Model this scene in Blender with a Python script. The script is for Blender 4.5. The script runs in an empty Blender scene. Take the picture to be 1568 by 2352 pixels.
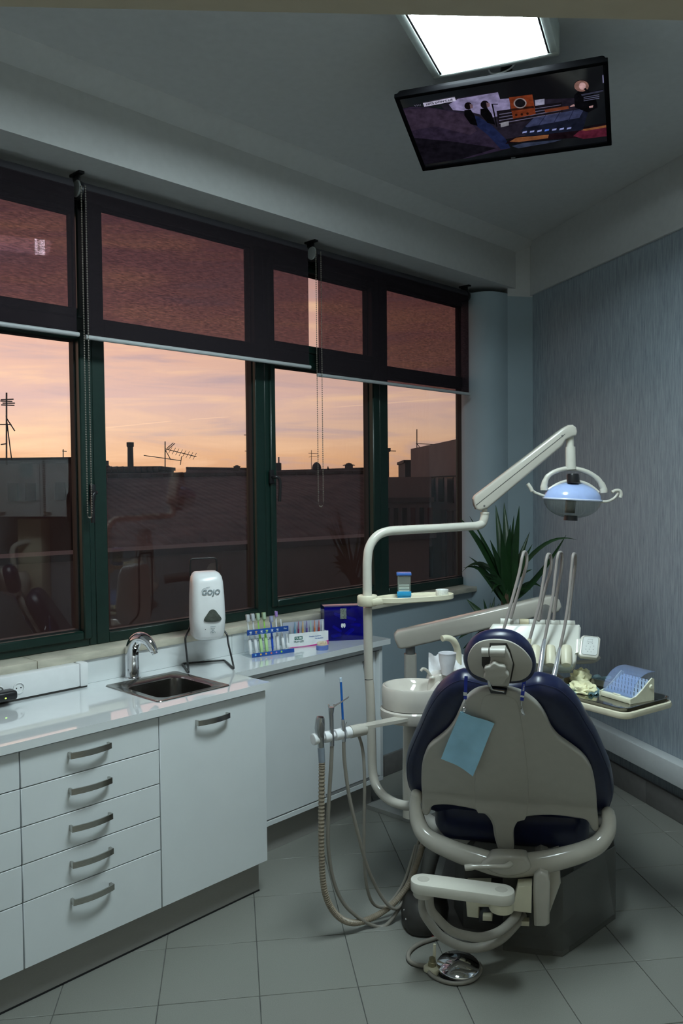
import bpy, bmesh, math, random
from mathutils import Vector, Matrix, noise
from mathutils.geometry import tessellate_polygon
random.seed(7)
R = math.radians
SC = bpy.context.scene
COL = SC.collection

# ------------------------------------------------------------------ camera
FPX, EYE, PITCH, ROLL = 1890.0, 1.68, R(1.94), R(0.55)
cam_d = bpy.data.cameras.new('camera')
cam = bpy.data.objects.new('camera', cam_d)
COL.objects.link(cam)
CAMR = (Matrix.Rotation(math.pi / 2 - PITCH, 4, 'X') @ Matrix.Rotation(-ROLL, 4, 'Z'))
cam.matrix_world = Matrix.Translation((0, 0, EYE)) @ CAMR
cam_d.sensor_fit = 'VERTICAL'
cam_d.sensor_height = 36.0
cam_d.lens = 36.0 * FPX / 2352.0
cam_d.clip_start = 0.05
cam_d.clip_end = 500
SC.camera = cam

# ------------------------------------------------------------------ colour management
SC.view_settings.view_transform = 'Standard'
SC.view_settings.look = 'None'
SC.view_settings.exposure = 0.0
SC.view_settings.gamma = 1.0
SC.view_settings.use_curve_mapping = False
SC.cycles.transparent_max_bounces = 24
SC.cycles.max_bounces = 10

# ------------------------------------------------------------------ dusk sky
SUN_AZ = R(-52)
def build_world():
    w = bpy.data.worlds.new('dusk_sky'); SC.world = w; w.use_nodes = True
    nt = w.node_tree; N = nt.nodes; L = nt.links
    for n in list(N): N.remove(n)
    out = N.new('ShaderNodeOutputWorld'); bg = N.new('ShaderNodeBackground')
    tc = N.new('ShaderNodeTexCoord'); nrm = N.new('ShaderNodeVectorMath'); nrm.operation = 'NORMALIZE'
    L.new(tc.outputs['Generated'], nrm.inputs[0])
    sep = N.new('ShaderNodeSeparateXYZ'); L.new(nrm.outputs[0], sep.inputs[0])
    ramp = N.new('ShaderNodeValToRGB'); cr = ramp.color_ramp
    mr = N.new('ShaderNodeMapRange'); mr.inputs[1].default_value = -0.02; mr.inputs[2].default_value = 0.98
    L.new(sep.outputs[2], mr.inputs[0]); L.new(mr.outputs[0], ramp.inputs[0])
    stops = [(0.0, (.50, .24, .13)), (.025, (.80, .40, .20)), (.055, (.98, .55, .30)), (.085, (.98, .62, .42)),
             (.12, (.86, .56, .48)), (.16, (.94, .58, .44)), (.21, (.92, .54, .42)), (.29, (.62, .35, .33)),
             (.40, (.36, .22, .25)), (.60, (.16, .13, .19)), (1.0, (.07, .075, .13))]
    while len(cr.elements) < len(stops): cr.elements.new(0.5)
    for e, (p, c) in zip(cr.elements, stops): e.position = p; e.color = (*c, 1)
    # azimuth fall-off away from the sunset
    dt = N.new('ShaderNodeVectorMath'); dt.operation = 'DOT_PRODUCT'
    dt.inputs[1].default_value = (math.sin(SUN_AZ), math.cos(SUN_AZ), 0)
    L.new(nrm.outputs[0], dt.inputs[0])
    m1 = N.new('ShaderNodeMapRange'); m1.inputs[1].default_value = -1; m1.inputs[2].default_value = 1
    L.new(dt.outputs['Value'], m1.inputs[0])
    pw = N.new('ShaderNodeMath'); pw.operation = 'POWER'; pw.inputs[1].default_value = 2.6
    L.new(m1.outputs[0], pw.inputs[0])
    m2 = N.new('ShaderNodeMapRange'); m2.inputs[3].default_value = .12; m2.inputs[4].default_value = 1.12
    L.new(pw.outputs[0], m2.inputs[0])
    # streaky clouds
    mp = N.new('ShaderNodeMapping'); mp.inputs['Rotation'].default_value = (R(6), R(-5), R(20))
    mp.inputs['Scale'].default_value = (3.2, 3.2, 26)
    L.new(nrm.outputs[0], mp.inputs[0])
    nz = N.new('ShaderNodeTexNoise'); nz.inputs['Scale'].default_value = 1.6; nz.inputs['Detail'].default_value = 7
    nz.inputs['Roughness'].default_value = .55; nz.inputs['Distortion'].default_value = .6
    L.new(mp.outputs[0], nz.inputs['Vector'])
    c1 = N.new('ShaderNodeValToRGB'); c1.color_ramp.elements[0].position = .50; c1.color_ramp.elements[1].position = .72
    L.new(nz.outputs['Fac'], c1.inputs[0])
    mixc = N.new('ShaderNodeMixRGB'); mixc.blend_type = 'MIX'; mixc.inputs[2].default_value = (1.2, .76, .45, 1)
    fm = N.new('ShaderNodeMath'); fm.operation = 'MULTIPLY'; fm.inputs[1].default_value = .8
    L.new(c1.outputs[0], fm.inputs[0]); L.new(fm.outputs[0], mixc.inputs[0]); L.new(ramp.outputs[0], mixc.inputs[1])
    c2 = N.new('ShaderNodeValToRGB'); c2.color_ramp.elements[0].position = .28; c2.color_ramp.elements[1].position = .46
    c2.color_ramp.elements[0].color = (1, 1, 1, 1); c2.color_ramp.elements[1].color = (0, 0, 0, 1)
    L.new(nz.outputs['Fac'], c2.inputs[0])
    fm2 = N.new('ShaderNodeMath'); fm2.operation = 'MULTIPLY'; fm2.inputs[1].default_value = .7
    L.new(c2.outputs[0], fm2.inputs[0])
    mixd = N.new('ShaderNodeMixRGB'); mixd.inputs[2].default_value = (.56, .42, .46, 1)
    L.new(fm2.outputs[0], mixd.inputs[0]); L.new(mixc.outputs[0], mixd.inputs[1])
    last = mixd
    # vapour trails: thin bands around great circles, faded along their length
    for a, b, wd in VAPOUR:
        a = Vector(a).normalized(); b = Vector(b).normalized()
        pn = a.cross(b).normalized(); mid = (a + b).normalized(); half = a.angle(b) / 2
        d1 = N.new('ShaderNodeVectorMath'); d1.operation = 'DOT_PRODUCT'; d1.inputs[1].default_value = pn
        L.new(nrm.outputs[0], d1.inputs[0])
        ab = N.new('ShaderNodeMath'); ab.operation = 'ABSOLUTE'; L.new(d1.outputs['Value'], ab.inputs[0])
        s1 = N.new('ShaderNodeMapRange'); s1.inputs[1].default_value = 0; s1.inputs[2].default_value = wd
        s1.inputs[3].default_value = .6; s1.inputs[4].default_value = 0
        L.new(ab.outputs[0], s1.inputs[0])
        d2 = N.new('ShaderNodeVectorMath'); d2.operation = 'DOT_PRODUCT'; d2.inputs[1].default_value = mid
        L.new(nrm.outputs[0], d2.inputs[0])
        s2 = N.new('ShaderNodeMapRange'); s2.inputs[1].default_value = math.cos(half); s2.inputs[2].default_value = math.cos(half * .7)
        L.new(d2.outputs['Value'], s2.inputs[0])
        mu = N.new('ShaderNodeMath'); mu.operation = 'MULTIPLY'
        L.new(s1.outputs[0], mu.inputs[0]); L.new(s2.outputs[0], mu.inputs[1])
        mx = N.new('ShaderNodeMixRGB'); mx.inputs[2].default_value = (1.25, .82, .52, 1)
        L.new(mu.outputs[0], mx.inputs[0]); L.new(last.outputs[0], mx.inputs[1]); last = mx
    mul = N.new('ShaderNodeMixRGB'); mul.blend_type = 'MULTIPLY'; mul.inputs[0].default_value = 1
    L.new(last.outputs[0], mul.inputs[1]); L.new(m2.outputs[0], mul.inputs[2])
    L.new(mul.outputs[0], bg.inputs[0]); bg.inputs[1].default_value = SKY
    L.new(bg.outputs[0], out.inputs[0])
SKY = 1.30

# ------------------------------------------------------------------ measuring helpers
CAMR3 = CAMR.to_3x3()
EYEP = Vector((0, 0, EYE))
def ray(px, py): return CAMR3 @ Vector(((px - 784) / FPX, -(py - 1176) / FPX, -1.0))
def P(px, py, Y):
    d = ray(px, py); return EYEP + d * (Y / d.y)
def PZ(px, py, z):
    d = ray(px, py); return EYEP + d * ((z - EYE) / d.z)
def PP(px, py, p, n):
    d = ray(px, py); return EYEP + d * ((Vector(p) - EYEP).dot(n) / d.dot(n))
VAPOUR = [(ray(228, 984), ray(405, 966), .0009), (ray(430, 964), ray(530, 957), .0007), (ray(760, 936), ray(1030, 915), .0010)]
build_world()

AZ = R(43.5)
O = Vector((-0.313, 3.297, 0))
U = Vector((math.sin(AZ), math.cos(AZ), 0)); NW = Vector((-math.cos(AZ), math.sin(AZ), 0)); UP = Vector((0, 0, 1))
MW = Matrix(((U.x, NW.x, 0, O.x), (U.y, NW.y, 0, O.y), (0, 0, 1, 0), (0, 0, 0, 1)))   # window wall frame: x along, y into wall
MWI = MW.inverted()
def W(s, d, z): return MW @ Vector((s, d, z))
def WP(px, py, d):  # pixel -> local window frame at depth d
    return MWI @ PP(px, py, W(0, d, 0), NW)
AB = R(-16)
CB = Vector((1.238, 5.43, 0))
TB = Vector((-math.sin(AB), -math.cos(AB), 0)); NB = Vector((math.cos(AB), -math.sin(AB), 0))
MB = Matrix(((TB.x, NB.x, 0, CB.x), (TB.y, NB.y, 0, CB.y), (0, 0, 1, 0), (0, 0, 0, 1)))   # wallpaper wall frame
MBI = MB.inverted()
def BP(px, py, d=0.0): return MBI @ PP(px, py, MB @ Vector((0, d, 0)), NB)
def frame(origin, x, z=(0, 0, 1)):
    x = Vector(x).normalized(); z = Vector(z); z = (z - x * z.dot(x)).normalized(); y = z.cross(x)
    o = Vector(origin)
    return Matrix(((x.x, y.x, z.x, o.x), (x.y, y.y, z.y, o.y), (x.z, y.z, z.z, o.z), (0, 0, 0, 1)))

# ------------------------------------------------------------------ mesh helpers
def box(bm, c, s, bev=0, seg=2, M=None):
    r = bmesh.ops.create_cube(bm, size=1); vs = r['verts']
    for v in vs: v.co = Vector((v.co.x * s[0], v.co.y * s[1], v.co.z * s[2])) + Vector(c)
    if bev > 0:
        es = list({e for v in vs for e in v.link_edges})
        r2 = bmesh.ops.bevel(bm, geom=es, offset=min(bev, min(s) * .49), segments=seg, profile=.5, affect='EDGES')
        vs = list({v for f in r2['faces'] for v in f.verts} | {v for v in vs if v.is_valid})
    if M is not None:
        for v in vs: v.co = M @ v.co
    return bm
def B(c, s, bev=0, seg=2, M=None): return box(bmesh.new(), c, s, bev, seg, M)
def BB(x0, x1, y0, y1, z0, z1, bev=0, bm=None, seg=2):
    return box(bm or bmesh.new(), ((x0 + x1) / 2, (y0 + y1) / 2, (z0 + z1) / 2), (abs(x1 - x0), abs(y1 - y0), abs(z1 - z0)), bev, seg)
def spline(pts, n=8, closed=False):
    pts = [Vector(p) for p in pts]; m = len(pts); out = []
    rng = m if closed else m - 1
    for i in range(rng):
        if closed: p0, p1, p2, p3 = (pts[(i + k) % m] for k in (-1, 0, 1, 2))
        else: p0, p1, p2, p3 = pts[max(i - 1, 0)], pts[i], pts[i + 1], pts[min(i + 2, m - 1)]
        for k in range(n):
            t = k / n
            out.append(.5 * ((2 * p1) + (p2 - p0) * t + (2 * p0 - 5 * p1 + 4 * p2 - p3) * t * t + (3 * p1 - p0 - 3 * p2 + p3) * t ** 3))
    if not closed: out.append(pts[-1])
    return out
def tube(pts, r, seg=12, bm=None, closed=False, caps=True, flat=None):
    bm = bm or bmesh.new(); pts = [Vector(p) for p in pts]; n = len(pts)
    rad = (lambda i: r[i]) if isinstance(r, (list, tuple)) else (lambda i: r)
    rings = []; prev = None
    for i, p in enumerate(pts):
        if closed: t = pts[(i + 1) % n] - pts[i - 1]
        else: t = pts[min(i + 1, n - 1)] - pts[max(i - 1, 0)]
        t.normalize()
        if prev is None:
            a = Vector((0, 0, 1)) if abs(t.z) < .9 else Vector((1, 0, 0))
            a = (a - t * a.dot(t)).normalized()
        else:
            a = (prev - t * prev.dot(t)).normalized()
        prev = a; b = t.cross(a)
        k = flat if flat else 1
        rings.append([bm.verts.new(p + a * (math.cos(2 * math.pi * j / seg) * rad(i)) + b * (math.sin(2 * math.pi * j / seg) * rad(i) * k)) for j in range(seg)])
    for i in range(n - (0 if closed else 1)):
        A, Bq = rings[i], rings[(i + 1) % n]
        for j in range(seg): bm.faces.new((A[j], A[(j + 1) % seg], Bq[(j + 1) % seg], Bq[j]))
    if caps and not closed:
        bm.faces.new(rings[0][::-1]); bm.faces.new(rings[-1])
    return bm
def rod(p0, p1, r0, r1=None, seg=16, bm=None): return tube([p0, p1], [r0, r0 if r1 is None else r1], seg, bm)
def lathe(prof, seg=32, M=None, bm=None, sx=1, sy=1):
    bm = bm or bmesh.new(); M = M or Matrix.Identity(4); rings = []
    for r, z in prof:
        if r < 1e-6: rings.append([bm.verts.new(M @ Vector((0, 0, z)))])
        else: rings.append([bm.verts.new(M @ Vector((r * sx * math.cos(2 * math.pi * j / seg), r * sy * math.sin(2 * math.pi * j / seg), z))) for j in range(seg)])
    for A, Bq in zip(rings, rings[1:]):
        for j in range(seg):
            k = (j + 1) % seg
            if len(A) == 1 and len(Bq) == 1: continue
            if len(A) == 1: bm.faces.new((A[0], Bq[k], Bq[j]))
            elif len(Bq) == 1: bm.faces.new((A[j], A[k], Bq[0]))
            else: bm.faces.new((A[j], A[k], Bq[k], Bq[j]))
    return bm
def loft(rings, bm=None, cap=True, closed=True):
    bm = bm or bmesh.new()
    VR = [[bm.verts.new(Vector(p)) for p in r] for r in rings]
    m = len(VR[0])
    for A, Bq in zip(VR, VR[1:]):
        for j in range(m if closed else m - 1):
            bm.faces.new((A[j], A[(j + 1) % m], Bq[(j + 1) % m], Bq[j]))
    if cap:
        for r in (VR[0][::-1], VR[-1]):
            if m <= 8: bm.faces.new(r)
            else:
                for a, b, c in tessellate_polygon([[v.co for v in r]]):
                    try: bm.faces.new((r[a], r[b], r[c]))
                    except ValueError: pass
    return bm
def inset_ring(pts, d):
    """shift a closed 2D ring (Vectors) towards its inside by d (ring may be either way round)"""
    n = len(pts); area = sum(pts[i].x * pts[(i + 1) % n].y - pts[(i + 1) % n].x * pts[i].y for i in range(n))
    sg = 1 if area > 0 else -1; out = []
    for i in range(n):
        t = (pts[(i + 1) % n] - pts[i - 1]); t = Vector((t.x, t.y))
        if t.length < 1e-9: out.append(pts[i].copy()); continue
        t.normalize(); out.append(Vector((pts[i].x - t.y * sg * d, pts[i].y + t.x * sg * d)))
    return out
def pillow(outline, depth, rim, M, n=4, both=True, crown=0.0, bm=None):
    """closed 2D outline -> rounded slab of given depth along local +z"""
    out = [Vector((p[0], p[1])) for p in outline]; rings = []
    for k in range(n + 1):
        a = math.pi / 2 * k / n
        ins = rim * (1 - math.sin(a)); z = rim * (1 - math.cos(a)) if both else 0
        rr = inset_ring(out, ins)
        rings.append([Vector((q.x, q.y, z)) for q in rr])
    for k in range(n, -1, -1):
        a = math.pi / 2 * k / n
        ins = rim * (1 - math.sin(a)); z = depth - rim * (1 - math.cos(a))
        rr = inset_ring(out, ins)
        rings.append([Vector((q.x, q.y, z)) for q in rr])
    if not both: rings = rings[n:]
    return loft([[M @ q for q in r] for r in rings], bm)
def prism(outline, depth, M=None, bm=None):
    M = M or Matrix.Identity(4)
    return loft([[M @ Vector((p[0], p[1], 0)) for p in outline], [M @ Vector((p[0], p[1], depth)) for p in outline]], bm)
def rrect(w, h, r, n=5, cx=0, cy=0):
    out = []
    for sx, sy, a0 in ((1, -1, -90), (1, 1, 0), (-1, 1, 90), (-1, -1, 180)):
        for k in range(n + 1):
            a = R(a0 + 90 * k / n)
            out.append(Vector((cx + sx * (w / 2 - r) + r * math.cos(a), cy + sy * (h / 2 - r) + r * math.sin(a))))
    return out

def tag(o, label=None, cat=None, group=None, kind=None):
    if label: o['label'] = label
    if cat: o['category'] = cat
    if group: o['group'] = group
    if kind: o['kind'] = kind
    return o
WORLD = {}
def obj(name, bm, m, parent=None, M=None, smooth=True, ang=38, mats=None):
    if M is not None: bm.transform(M)
    bmesh.ops.recalc_face_normals(bm, faces=bm.faces[:])
    me = bpy.data.meshes.new(name); bm.to_mesh(me); bm.free()
    for mm in (mats or [m]): me.materials.append(mm)
    if smooth:
        for p in me.polygons: p.use_smooth = True
        me.set_sharp_from_angle(angle=R(ang))
    o = bpy.data.objects.new(name, me); COL.objects.link(o)
    WORLD[o.name] = Matrix.Identity(4)
    if parent is not None:
        o.parent = parent; o.matrix_parent_inverse = WORLD[parent.name].inverted()
    return o
def thing(name, label, cat, loc=(0, 0, 0), group=None, kind=None):
    o = bpy.data.objects.new(name, None); COL.objects.link(o); o.empty_display_size = .05
    o.location = loc; WORLD[o.name] = Matrix.Translation(Vector(loc))
    return tag(o, label, cat, group, kind)
def struct(name, bm, m, label, M=None, parent=None, smooth=False, cat=None):
    o = obj(name, bm, m, parent, M, smooth)
    if parent is None: tag(o, label, cat, kind='structure')
    return o
def link_copy(name, mesh, parent, M):
    o = bpy.data.objects.new(name, mesh); COL.objects.link(o)
    WORLD[o.name] = M.copy()
    if parent is not None:
        o.parent = parent; o.matrix_parent_inverse = WORLD[parent.name].inverted()
    o.matrix_basis = M
    return o
def mesh_of(name, bm, m, smooth=True, ang=38):
    bmesh.ops.recalc_face_normals(bm, faces=bm.faces[:])
    me = bpy.data.meshes.new(name); bm.to_mesh(me); bm.free(); me.materials.append(m)
    if smooth:
        for p in me.polygons: p.use_smooth = True
        me.set_sharp_from_angle(angle=R(ang))
    return me
def text(name, s, size, M, m, parent=None, align='CENTER', ext=.0004, shear=0, sx=1.0, bold=0.0):
    """flat lettering lying in the local XY plane of M"""
    cu = bpy.data.curves.new(name, 'FONT'); cu.body = s; cu.size = size; cu.align_x = align; cu.align_y = 'CENTER'
    cu.extrude = ext; cu.shear = shear; cu.offset = bold; cu.resolution_u = 3
    t = bpy.data.objects.new(name + '_curve', cu); COL.objects.link(t)
    dg = bpy.context.evaluated_depsgraph_get(); dg.update()
    me = bpy.data.meshes.new_from_object(t.evaluated_get(dg)); bpy.data.objects.remove(t); bpy.data.curves.remove(cu)
    me.transform(M @ Matrix.Diagonal((sx, 1, 1, 1))); me.materials.clear(); me.materials.append(m); me.name = name
    o = bpy.data.objects.new(name, me); COL.objects.link(o); WORLD[o.name] = Matrix.Identity(4)
    if parent is not None:
        o.parent = parent; o.matrix_parent_inverse = WORLD[parent.name].inverted()
    return o

# ------------------------------------------------------------------ materials
def mat(name, col, rough=.5, metal=0.0, var=.06, vscale=30, bump=0.0, bscale=200, spec=.5, coat=0.0, alpha=1.0,
        trans=0.0, emit=None, estr=0.0, stretch=(1, 1, 1), ior=1.45, aniso=0):
    m = bpy.data.materials.new(name); m.use_nodes = True
    nt = m.node_tree; N = nt.nodes; L = nt.links; b = N['Principled BSDF']
    b.inputs['Roughness'].default_value = rough; b.inputs['Metallic'].default_value = metal
    b.inputs['Specular IOR Level'].default_value = spec; b.inputs['Coat Weight'].default_value = coat
    b.inputs['Coat Roughness'].default_value = .05
    b.inputs['Alpha'].default_value = alpha; b.inputs['Transmission Weight'].default_value = trans; b.inputs['IOR'].default_value = ior
    tc = N.new('ShaderNodeTexCoord'); mp = N.new('ShaderNodeMapping'); mp.inputs['Scale'].default_value = stretch
    L.new(tc.outputs['Object'], mp.inputs[0])
    nz = N.new('ShaderNodeTexNoise'); nz.inputs['Scale'].default_value = vscale; nz.inputs['Detail'].default_value = 4
    L.new(mp.outputs[0], nz.inputs['Vector'])
    rp = N.new('ShaderNodeValToRGB')
    rp.color_ramp.elements[0].position = .3; rp.color_ramp.elements[1].position = .7
    rp.color_ramp.elements[0].color = (*[c * (1 - var) for c in col], 1)
    rp.color_ramp.elements[1].color = (*[min(1, c * (1 + var)) for c in col], 1)
    L.new(nz.outputs['Fac'], rp.inputs[0]); L.new(rp.outputs[0], b.inputs['Base Color'])
    if bump:
        n2 = N.new('ShaderNodeTexNoise'); n2.inputs['Scale'].default_value = bscale; n2.inputs['Detail'].default_value = 3
        L.new(mp.outputs[0], n2.inputs['Vector'])
        bp = N.new('ShaderNodeBump'); bp.inputs['Strength'].default_value = bump; bp.inputs['Distance'].default_value = .002
        L.new(n2.outputs['Fac'], bp.inputs['Height']); L.new(bp.outputs[0], b.inputs['Normal'])
    if emit:
        b.inputs['Emission Color'].default_value = (*emit, 1); b.inputs['Emission Strength'].default_value = estr
    return m
def glassy(name, tint=(1, 1, 1), rough=0.0, ior=1.5, diffuse=0.0, dcol=(.8, .8, .8), k=1.0):
    """thin transparent sheet: clear straight through, Fresnel mirror on top, optional haze"""
    m = bpy.data.materials.new(name); m.use_nodes = True; nt = m.node_tree; N = nt.nodes; L = nt.links
    N.remove(N['Principled BSDF']); out = N['Material Output']
    tr = N.new('ShaderNodeBsdfTransparent'); tr.inputs[0].default_value = (*tint, 1)
    gl = N.new('ShaderNodeBsdfGlossy'); gl.inputs['Roughness'].default_value = rough
    fr = N.new('ShaderNodeFresnel'); ge = N.new('ShaderNodeNewGeometry'); mi = N.new('ShaderNodeMapRange')
    mi.inputs[3].default_value = ior; mi.inputs[4].default_value = 1 / ior        # same reflectance from both faces of the thin sheet
    L.new(ge.outputs['Backfacing'], mi.inputs[0]); L.new(mi.outputs[0], fr.inputs[0])
    mu = N.new('ShaderNodeMath'); mu.operation = 'MULTIPLY'; mu.inputs[1].default_value = k; mu.use_clamp = True
    L.new(fr.outputs[0], mu.inputs[0])
    base = tr
    if diffuse > 0:
        df = N.new('ShaderNodeBsdfDiffuse'); df.inputs[0].default_value = (*dcol, 1)
        nz = N.new('ShaderNodeTexNoise'); nz.inputs['Scale'].default_value = 40
        mr = N.new('ShaderNodeMapRange'); mr.inputs[3].default_value = diffuse * .7; mr.inputs[4].default_value = diffuse * 1.3
        L.new(nz.outputs['Fac'], mr.inputs[0])
        mx0 = N.new('ShaderNodeMixShader'); L.new(mr.outputs[0], mx0.inputs[0]); L.new(tr.outputs[0], mx0.inputs[1]); L.new(df.outputs[0], mx0.inputs[2])
        base = mx0
    mx = N.new('ShaderNodeMixShader'); L.new(mu.outputs[0], mx.inputs[0]); L.new(base.outputs[0], mx.inputs[1]); L.new(gl.outputs[0], mx.inputs[2])
    L.new(mx.outputs[0], out.inputs[0])
    return m
def emitter(name, col, s):
    m = bpy.data.materials.new(name); m.use_nodes = True; nt = m.node_tree; N = nt.nodes; L = nt.links
    N.remove(N['Principled BSDF']); e = N.new('ShaderNodeEmission'); e.inputs[0].default_value = (*col, 1); e.inputs[1].default_value = s
    L.new(e.outputs[0], N['Material Output'].inputs[0]); return m
def hexc(r, g, b): return tuple(((v / 255) / 12.92 if v / 255 <= .04045 else ((v / 255 + .055) / 1.055) ** 2.4) for v in (r, g, b))

M_ = {}
M_['plaster'] = mat('white_plaster', (.53, .535, .535), .85, bump=.15, bscale=120, var=.03)
M_['blue_paint'] = mat('pale_blue_paint', (.315, .39, .435), .75, bump=.12, bscale=90, var=.03, vscale=6)
M_['hall_paint'] = mat('cream_hall_paint', (.62, .58, .47), .8, var=.03)
M_['white_gloss'] = mat('white_lacquer', (.74, .775, .79), .18, var=.015, vscale=8, coat=.3)
M_['worktop'] = mat('glossy_white_worktop', (.76, .79, .80), .03, var=.015, vscale=14, coat=1.0, spec=.7)
M_['carcass'] = mat('grey_carcass', (.16, .16, .18), .6)
M_['plinth'] = mat('brushed_grey_plinth', (.33, .32, .30), .42, metal=.0, var=.08, vscale=90, stretch=(1, 1, 30))
M_['skirt'] = mat('grey_skirting_tile', (.13, .125, .12), .5, var=.08)
M_['tile'] = mat('speckled_grey_floor_tile', (.222, .222, .20), .36, var=.13, vscale=420, bump=.05, bscale=400)
M_['grout'] = mat('dark_floor_grout', (.12, .12, .115), .9)
M_['rail'] = mat('white_painted_duct', (.66, .69, .70), .4, var=.03)
M_['marble'] = mat('cream_marble_sill', (.52, .49, .40), .35, var=.22, vscale=9, stretch=(1, 1, 3))
M_['green'] = mat('dark_green_aluminium', (.006, .022, .017), .35, var=.1, spec=.5)
M_['gasket'] = mat('black_window_gasket', (.01, .01, .01), .6)
M_['black'] = mat('black_plastic', (.012, .012, .014), .35)
M_['black_wire'] = mat('black_coated_wire', (.01, .01, .011), .3)
M_['steel'] = mat('brushed_steel', (.50, .49, .46), .26, metal=1, var=.10, vscale=60, stretch=(1, 1, 12))
M_['chrome'] = mat('polished_chrome', (.72, .72, .74), .07, metal=1, var=.02)
M_['sinksteel'] = mat('satin_sink_steel', (.30, .29, .275), .20, metal=1, var=.06, vscale=120)
M_['greymetal'] = mat('grey_metal', (.20, .20, .20), .4, metal=.6)
M_['barmetal'] = mat('grey_painted_bar', (.40, .42, .43), .4)
M_['cream'] = mat('cream_enamel', (.63, .61, .54), .22, var=.02, coat=.25)
M_['cream2'] = mat('warm_ivory_plastic', (.72, .68, .52), .32, var=.03)
M_['taupe'] = mat('beige_grey_shell', (.42, .405, .365), .36, var=.025, bump=.05, bscale=300)
M_['armcream'] = mat('pale_beige_arm', (.50, .475, .42), .18, var=.02, coat=.35)
M_['white'] = mat('white_plastic', (.80, .81, .82), .25, var=.02)
M_['hosegrey'] = mat('grey_rubber_hose', (.25, .23, .20), .42, var=.06)
M_['hosedark'] = mat('taupe_rubber_hose', (.24, .205, .165), .45, var=.08)
M_['navy'] = mat('navy_vinyl', (.008, .012, .045), .33, var=.12, vscale=40, bump=.05, bscale=350, coat=.05)
M_['lens_dark'] = mat('dark_grey_plastic', (.035, .033, .030), .5, var=.15)
M_['paper'] = mat('white_paper', (.84, .85, .88), .8)
# ------------------------------------------------------------------ ceiling luminaire (the room's own light)
LZ = 3.13
def build_luminaire():
    fl, fr = PZ(997, 187, LZ), PZ(1285, 130, LZ)
    x = (fr - fl).normalized(); back = Vector((x.y, -x.x, 0))           # towards the camera
    if back.y > 0: back = -back
    w = (fr - fl).length; ln = 1.25
    M = frame((fl + fr) / 2 + back * ln / 2, x)
    t = thing('ceiling_light', 'long white framed ceiling light with three glowing diffuser panels', 'ceiling light', (M.translation.x, M.translation.y, 3.24))
    bm = bmesh.new(); hw, hl, zt = w / 2, ln / 2, 3.24 - LZ; lip = .030
    BB(-hw, hw, hl - lip, hl, 0, zt, .008, bm); BB(-hw, hw, -hl, -hl + lip, 0, zt, .008, bm)
    BB(-hw, -hw + lip, -hl + lip, hl - lip, 0, zt, .006, bm); BB(hw - lip, hw, -hl + lip, hl - lip, 0, zt, .006, bm)
    BB(-hw + lip, hw - lip, -hl + lip, hl - lip, .035, .04, 0, bm)
    obj('frame', bm, mat('white_light_housing', (.55, .60, .58), .5), t, M)
    bm = bmesh.new(); k = .012
    for sx in (-1, 1): BB(sx * (hw - lip) - .006, sx * (hw - lip) + .006, -hl + lip, hl - lip, .004, .034, 0, bm)
    obj('inner_trim', bm, M_['black'], t, M)
    em = emitter('daylight_tube_glow', (.81, .985, 1.02), LAMP)
    n = 3; pw = (w - 2 * lip - .016) / n
    for i in range(n):
        x0 = -hw + lip + .008 + i * pw
        o = obj('diffuser', BB(x0 + .003, x0 + pw - .003, -hl + lip + .004, hl - lip - .006, .010, .018, .002), em, t, M)
    # little wire clip at the far end
    pts = [M @ Vector(p) for p in ((-.03, hl + .004, .03), (-.022, hl + .03, .005), (.02, hl + .03, .0), (.06, hl + .02, .01), (.08, hl + .003, .04))]
    obj('wire_clip', tube(spline(pts, 5), .003, 8), M_['white'], t)
    return t
LAMP = 48.0
build_luminaire()
# a warm lamp in the hallway behind the camera lights the lintel
hl = bpy.data.lights.new('hall_lamp', 'AREA'); hl.shape = 'DISK'; hl.size = .35; hl.energy = 7.5; hl.color = (1, .86, .66)
ho = bpy.data.objects.new('hall_lamp', hl); COL.objects.link(ho); ho.location = (.1, .30, 2.46)

# ------------------------------------------------------------------ room shell
CEIL = 3.24
def poly_slab(pts, z0, z1):
    return loft([[Vector((p[0], p[1], z0)) for p in pts], [Vector((p[0], p[1], z1)) for p in pts]])
# room corners in plan
def xy(v): return (v.x, v.y)
A_left = W(-2.25, .62, 0); A_right = W(2.9, .62, 0)
FR = Vector((math.cos(R(3)), math.sin(R(3)), 0)); F0 = Vector((0, .66, 0))
Bfar = MB @ Vector((-.45, 0, 0)); Bnear = MB @ Vector((5.1, 0, 0))
BL = Vector((-.78, F0.y - .041, 0))
roomfloor = [xy(A_left + NW * .15), xy(A_right + NW * .15), xy(Bfar + NB * .15 + Vector((0, .3, 0))), xy(Bnear + NB * .15), (2.75, -1.75), (-1.1, -1.75), (-1.1, .55)]
fl = struct('floor', poly_slab(roomfloor, -.12, -.004), M_['grout'], 'grey speckled tiled floor with thin dark joints')
# floor tiles, one by one
ts = .3275; ta = R(7.7); tp = Vector((-.328, 2.976, 0)); e1 = Vector((math.cos(ta), math.sin(ta), 0)); e2 = Vector((-math.sin(ta), math.cos(ta), 0))
tile_me = mesh_of('tile', B((0, 0, -.004), (ts - .0024, ts - .0024, .008), .0012, 1), M_['tile'])
for i in range(-9, 10):
    for j in range(-7, 10):
        c = tp + e1 * (ts * (i + .5)) + e2 * (ts * (j + .5))
        l = MWI @ c; b = MBI @ c
        if l.y > .84 or l.x < -2.2 or b.y > .22 or c.y < .5: continue
        M = Matrix.Translation(c) @ Matrix.Rotation(ta, 4, 'Z')
        link_copy('tile', tile_me, fl, M)
struct('ceiling', poly_slab(roomfloor, CEIL, CEIL + .15), M_['plaster'], 'plain white plaster ceiling above the whole room')
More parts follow.
